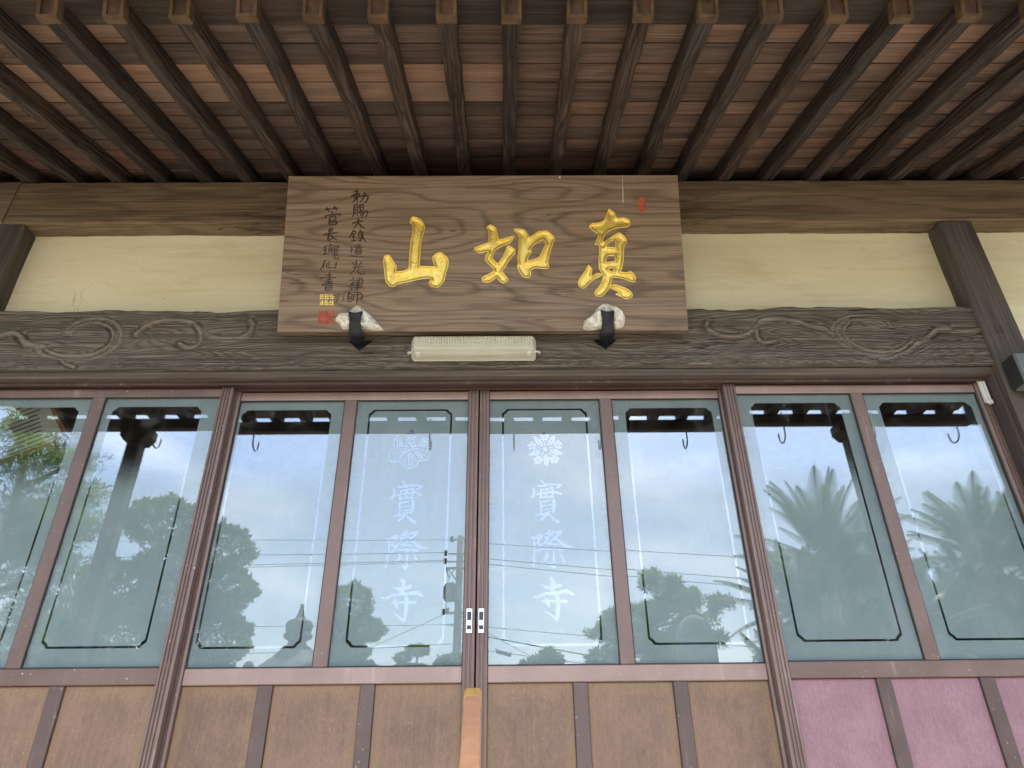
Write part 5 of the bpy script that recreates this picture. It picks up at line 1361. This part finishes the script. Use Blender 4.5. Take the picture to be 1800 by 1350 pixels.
tree('pine_tree', 'large loose pine standing mirrored in the leftmost panes', 'tree', (-7.6, -8.3, 0),
     [P(-7.9, -8.3, 6.5, 0.9, 0.55), P(-6.95, -8.0, 5.95, 0.5, 0.28), P(-7.7, -8.2, 5.6, 1.1, 0.5), P(-6.7, -8.0, 5.35, 0.55, 0.3), P(-6.25, -7.9, 4.85, 0.55, 0.28), P(-7.2, -8.0, 4.7, 1.1, 0.5),
      P(-8.4, -8.2, 4.9, 0.9, 0.6), P(-6.5, -7.9, 4.25, 0.8, 0.35), P(-7.5, -7.9, 3.8, 1.2, 0.5), P(-6.2, -7.8, 3.6, 0.8, 0.4), P(-5.9, -7.8, 3.0, 0.8, 0.4), P(-7.0, -7.7, 2.9, 1.2, 0.5), P(-8.6, -8.0, 3.3, 0.9, 0.6), P(-6.3, -7.7, 2.3, 1.2, 0.5)],
     17000, 0.15, 0.013, M['needle'], 11, shell=0.1, upward=0.5, tr=0.16, loose=13)
tree('cloud_pruned_tree', 'tall cloud-pruned tree of stacked rounded pads beside the pine', 'tree', (-4.5, -7.0, 0),
     [P(-4.68, -7.0, 4.58, 0.47, 0.30), P(-3.84, -7.0, 4.22, 0.42, 0.30), P(-4.45, -7.1, 4.02, 0.42, 0.20), P(-3.70, -7.0, 3.66, 0.40, 0.29), P(-5.1, -7.1, 3.75, 0.45, 0.3), P(-4.25, -7.1, 3.5, 0.38, 0.22), P(-3.72, -7.0, 3.05, 0.47, 0.33), P(-4.9, -7.0, 3.05, 0.6, 0.4), P(-4.2, -7.0, 2.55, 0.8, 0.35), P(-5.3, -7.0, 2.5, 0.6, 0.4)],
     24000, 0.075, 0.022, M['podocarp'], 5, shell=0.8, tr=0.12)
tree('topiary_tree', 'dark clipped tree of broad pads at the foot of the paulownia pane', 'tree', (-3.0, -12.0, 0),
     [P(-3.05, -12, 4.45, 0.42, 0.40), P(-2.72, -12, 3.98, 0.40, 0.22), P(-3.3, -12, 3.95, 0.3, 0.25), P(-2.95, -12, 3.55, 0.36, 0.17), P(-3.0, -12, 3.15, 0.6, 0.28)],
     9000, 0.07, 0.02, M['podocarp'], 8, shell=0.7)
tree('mushroom_topiary', 'small umbrella-shaped clipped pine under the etched characters', 'tree', (-2.2, -16.0, 0),
     [P(-2.12, -16, 4.12, 0.30, 0.12), P(-2.48, -16, 3.95, 0.2, 0.10), P(-2.3, -16, 3.66, 0.5, 0.12)], 3500, 0.06, 0.02, M['podocarp'], 3, shell=0.6)
tree('garden_shrub', 'low leafy shrub at the base of the mirrored utility pole', 'shrub', (-1.1, -16.0, 0),
     [P(-1.25, -16, 3.78, 0.42, 0.18), P(-0.75, -16, 3.9, 0.25, 0.2), P(-0.95, -16, 3.4, 0.7, 0.3)], 2500, 0.12, 0.05, M['podocarp'], 6, shell=0.5, limbs=False)
tree('garden_shrub', 'small round shrub below the star crest pane', 'shrub', (0.85, -12.0, 0),
     [P(0.92, -12, 3.38, 0.28, 0.2), P(0.55, -12, 3.24, 0.26, 0.14), P(0.8, -12, 2.9, 0.6, 0.3)], 2600, 0.1, 0.035, M['podocarp'], 9, shell=0.5, limbs=False)
tree('garden_shrub', 'dense rounded shrub left of the right-hand pine', 'shrub', (2.05, -12.0, 0),
     [P(2.05, -12, 3.38, 0.42, 0.24), P(2.1, -12, 2.9, 0.7, 0.35)], 3500, 0.07, 0.025, M['podocarp'], 10, shell=0.6, limbs=False)
tree('pine_tree', 'bushy garden pine with layered branches left of the cycads', 'tree', (3.1, -12.3, 0),
     [P(3.25, -12.2, 4.72, 0.5, 0.30), P(3.0, -12.2, 4.35, 0.6, 0.25), P(2.25, -12, 4.05, 0.36, 0.2), P(1.95, -12, 3.85, 0.22, 0.13), P(3.75, -12.1, 4.45, 0.4, 0.2), P(4.45, -12.1, 4.38, 0.32, 0.2), P(2.8, -12.1, 3.75, 0.8, 0.3), P(3.9, -12, 3.85, 0.7, 0.3), P(3.2, -12, 3.25, 1.0, 0.35)],
     14000, 0.12, 0.018, M['needle'], 14, shell=0.1, upward=0.6, loose=12)
# cycads
def cycad(label, base, heads, seed):
    t = thing('cycad', base, label, 'cycad', 'cycads in the garden')
    r = np.random.default_rng(seed)
    V, F, tone = [], [], []
    for (hx, hy, hz, ln, nf) in heads:
        pts = [(base[0] + (hx - base[0]) * f, base[1] + (hy - base[1]) * f, (hz - 0.05) * f) for f in (0, 0.35, 0.7, 1)]
        tube('trunk', pts, [0.17, 0.15, 0.14, 0.13], M['bark'], t, 9)
        for k in range(nf):
            az = 2.39996 * k + r.uniform(-0.2, 0.2)
            el = math.radians(r.uniform(-38, 78) if k > nf * 0.2 else r.uniform(55, 86))
            L = ln * r.uniform(0.85, 1.1)
            h = np.array([math.cos(az), math.sin(az), 0.0])
            n = 40
            s = np.linspace(0, 1, n)
            drop = r.uniform(0.25, 0.6)
            ang = el - drop * s ** 1.4 * 1.2
            step = L / (n - 1)
            pos = np.zeros((n, 3)); pos[0] = (hx, hy, hz)
            for i in range(1, n):
                pos[i] = pos[i - 1] + step * (h * math.cos(ang[i]) + np.array([0, 0, math.sin(ang[i])]))
            side = np.array([-h[1], h[0], 0.0])
            tn = r.random()
            for i in range(2, n):
                tg = pos[i] - pos[i - 1]; tg /= np.linalg.norm(tg)
                up = np.cross(side, tg)
                ll = 0.17 * math.sin(math.pi * min(1, 0.12 + 0.86 * s[i])) ** 0.7 * ln
                for sg in (-1, 1):
                    dr = side * sg * 0.72 + tg * 0.62 + up * 0.25; dr /= np.linalg.norm(dr)
                    b = len(V)
                    wv = tg * 0.011
                    a0 = pos[i]
                    tip = a0 + dr * ll
                    V += [a0 - wv, a0 + wv, tip + wv * 0.3 - np.array([0, 0, 0.01]), tip - wv * 0.3 - np.array([0, 0, 0.01])]
                    F.append((b, b + 1, b + 2, b + 3)); tone += [tn] * 4
            for i in range(n - 1):
                b = len(V)
                V += [pos[i] - side * 0.006, pos[i] + side * 0.006, pos[i + 1] + side * 0.005, pos[i + 1] - side * 0.005]
                F.append((b, b + 1, b + 2, b + 3)); tone += [tn] * 4
    mesh('crown', V, F, M['cycad'], t, False, attr=('tone', np.array(tone)))
cycad('tall many-headed cycad mirrored in the left pane of the pink-panelled door', (3.6, -5.5, 0),
      [(3.66, -5.3, 3.52, 1.0, 46), (3.2, -5.2, 2.95, 0.85, 40), (4.1, -5.6, 3.25, 1.0, 40), (3.5, -5.0, 2.45, 0.9, 46), (4.2, -5.1, 2.6, 0.9, 46), (3.0, -5.3, 2.2, 0.8, 40), (3.8, -5.7, 2.9, 0.9, 40), (4.4, -5.5, 2.2, 0.9, 40), (3.4, -5.6, 2.0, 0.9, 40)], 4)
cycad('tall cycad mirrored in the rightmost pane of the pink-panelled door', (5.5, -5.5, 0),
      [(5.45, -5.3, 3.5, 1.0, 46), (6.1, -5.5, 3.4, 1.0, 40), (5.0, -5.4, 2.75, 0.9, 40), (5.7, -5.0, 2.5, 0.95, 46), (6.6, -5.3, 2.8, 1.0, 40), (5.2, -5.0, 2.1, 0.9, 46), (5.5, -5.8, 3.0, 0.95, 40), (4.85, -5.2, 2.3, 0.85, 40), (6.1, -5.1, 2.2, 0.9, 40)], 15)
# stone lantern and standing stone
sl = thing('stone_lantern', (-1.68, -3.8, 0), 'grey stone lantern with jewel finial mirrored beside the topiary', 'lantern')
def ring(name, prof, seg, smooth=False): lathe(name, prof, (-1.68, -3.8, 0), M['darkstone'], sl, seg, smooth)
ring('base', [(0.42, 0), (0.42, 0.18), (0.30, 0.26), (0.22, 0.3)], 6)
ring('shaft', [(0.15, 0.3), (0.13, 0.5), (0.13, 0.9), (0.165, 0.93), (0.165, 0.99), (0.13, 1.02), (0.13, 1.5)], 20)
ring('platform', [(0.16, 1.5), (0.34, 1.62), (0.34, 1.74), (0.22, 1.76)], 6)
ring('firebox', [(0.22, 1.76), (0.22, 2.1), (0.2, 2.11)], 6)
ring('roof', [(0.2, 2.11), (0.48, 2.17), (0.5, 2.23), (0.34, 2.30), (0.2, 2.40), (0.13, 2.46)], 6)
for k in range(6):
    a = math.pi / 3 * k
    lathe('roof_scroll', [(0.01, 0), (0.045, 0.03), (0.05, 0.07), (0.03, 0.11), (0.005, 0.12)], (-1.68 + 0.47 * math.cos(a), -3.8 + 0.47 * math.sin(a), 2.2), M['darkstone'], sl, 8)
ring('jewel', [(0.13, 2.46), (0.075, 2.50), (0.075, 2.525), (0.115, 2.545), (0.122, 2.575), (0.10, 2.59), (0.108, 2.61), (0.114, 2.64), (0.110, 2.67), (0.09, 2.69), (0.05, 2.70), (0.028, 2.74), (0.017, 2.79), (0.016, 2.825), (0.002, 2.83)], 20, True)
st = thing('standing_stone', (2.03, -5.0, 0), 'rounded standing stone between the pine and the cycads', 'stone')
vs, fs = [], []
for j in range(13):
    for i in range(16):
        a = 2 * math.pi * i / 16; f = (0, 0.3, 0.6, 0.85, 0.9, 0.92, 0.94, 0.955, 0.97, 0.98, 0.99, 0.996, 1.0)[j]
        rr = 0.2 * math.sqrt(max(0.0, 1 - (max(0, f - 0.9) / 0.1) ** 2)) + 0.002
        rr *= 1 + 0.12 * (vnoise([a * 1.3], [f * 4], 3)[0] - 0.5)
        vs.append((2.03 + rr * math.cos(a), -5.0 + rr * 0.6 * math.sin(a), 2.93 * f))
fs = [(j * 16 + i, j * 16 + (i + 1) % 16, (j + 1) * 16 + (i + 1) % 16, (j + 1) * 16 + i) for j in range(12) for i in range(16)] + [tuple(range(192, 208))]
mesh('stone', vs, fs, M['darkstone'], st, True)
# utility pole and its wires
up = thing('utility_pole', (-2.17, -32.0, 0), 'grey concrete utility pole with transformer mirrored left of the centre joint', 'utility pole')
tube('pole', [(-2.22, -32, 0), (-2.15, -32, 11.8)], [0.24, 0.16], M['concrete'], up, 14)
def arm(x0, x1, z, h=0.11): box('crossarm', x0, x1, -32.25, -32.14, z - h / 2, z + h / 2, M['galv'], up, 0.01)
arm(-2.85, -1.5, 10.22); arm(-2.95, -1.4, 8.05); arm(-2.6, -1.7, 11.68, 0.07); arm(-2.75, -1.6, 10.95, 0.07); arm(-2.8, -1.6, 10.55, 0.07); arm(-2.75, -2.1, 7.5, 0.06)
tube('brace', [(-2.75, -32.2, 10.2), (-2.3, -32.2, 9.6)], 0.035, M['galv'], up, 6)
tube('brace', [(-2.82, -32.2, 10.2), (-2.7, -32.2, 9.75)], 0.05, M['galv'], up, 6)
for x, z in ((-2.9, 10.98), (-2.9, 10.58), (-2.6, 11.7), (-2.9, 8.1), (-2.7, 8.15)):
    lathe('insulator', [(0.03, -0.14), (0.11, -0.1), (0.06, -0.03), (0.12, 0.02), (0.06, 0.08), (0.1, 0.13), (0.02, 0.16)], (x, -32.2, z), M['sensor_dark'], up, 10)
lathe('transformer', [(0.24, 8.62), (0.29, 8.66), (0.29, 9.4), (0.24, 9.48), (0.1, 9.52)], (-2.6, -32.25, 0), M['galv'], up, 16)
box('transformer_fin', -2.95, -2.88, -32.3, -32.2, 8.75, 9.35, M['galv'], up, 0.01)
tube('lead', [(-2.78, -32.2, 8.62), (-2.8, -32.2, 8.1)], 0.025, M['black'], up, 6)
tube('lead', [(-2.75, -32.2, 9.5), (-2.6, -32.2, 9.9), (-2.4, -32.2, 10.2)], 0.02, M['black'], up, 6)
def wire(a, b, ext, r, label, sag=0.12):
    A, B = Vector(a), Vector(b)
    d = (B - A)
    E_ = A + d * ext
    pts = [A.lerp(E_, f) + Vector((0, 0, -sag * 4 * f * (1 - f))) for f in np.linspace(0, 1, 13)]
    o = tube('power_line', pts, r, M['black'], None, 5)
    tag(o, label, 'cable', 'wires strung from the utility pole')
wire((-2.15, -32, 11.6), (3.26, -32, 11.27), 6, 0.016, 'topmost thin wire running right from the utility pole')
wire((-2.15, -32, 10.86), (3.22, -32, 10.40), 6, 0.018, 'second wire from the top running right from the pole')
wire((-2.15, -32, 10.60), (3.20, -32, 10.09), 6, 0.018, 'third wire from the top running right from the pole')
wire((-2.15, -32, 7.56), (3.05, -32, 7.15), 5, 0.016, 'thin low wire running right just above the thick cable')
wire((-2.15, -32, 7.25), (3.02, -32, 6.38), 4, 0.030, 'thick cable falling away to the right from the pole')
wire((-2.15, -32, 7.95), (1.26, -32, 6.22), 2, 0.014, 'stay wire slanting down to the right across the star pane')
wire((-2.15, -32, 6.55), (3.0, -32, 5.95), 4, 0.018, 'lowest wire on the right carrying the splice box')
wire((-2.15, -32, 11.62), (-13.1, -32, 11.76), 3, 0.016, 'topmost thin wire running left from the utility pole')
wire((-2.9, -32, 10.97), (-13.0, -32, 10.99), 3, 0.018, 'second wire from the top running left from the pole')
wire((-2.9, -32, 10.57), (-12.9, -32, 10.50), 3, 0.018, 'third wire from the top running left from the pole')
wire((-2.9, -32, 10.50), (-12.9, -32, 10.38), 3, 0.014, 'fourth close-set wire from the top running left from the pole')
wire((-2.2, -32, 7.48), (-7.84, -32, 7.52), 5, 0.014, 'low level wire running left from the pole')
wire((-2.9, -32, 7.93), (-6.13, -32, 6.63), 3, 0.014, 'slanting wire falling to the left from the lower crossarm')
wire((-2.2, -32, 6.6), (-7.8, -32, 6.45), 5, 0.016, 'lowest wire running left near the topiary tops')
cb = thing('cable_closure', (0.05, -32, 6.25), 'dark cable splice box hanging on the wires right of the centre joint', 'cable box')
tube('body', [(-0.35, -32.0, 6.33), (0.33, -32.0, 6.17)], 0.09, M['sensor_dark'], cb, 8)
for x, z in ((-0.37, 6.34), (0.35, 6.17)):
    tube('hanger', [(x, -32, z), (x - 0.03, -32, z + 0.16)], 0.02, M['black'], cb, 5)
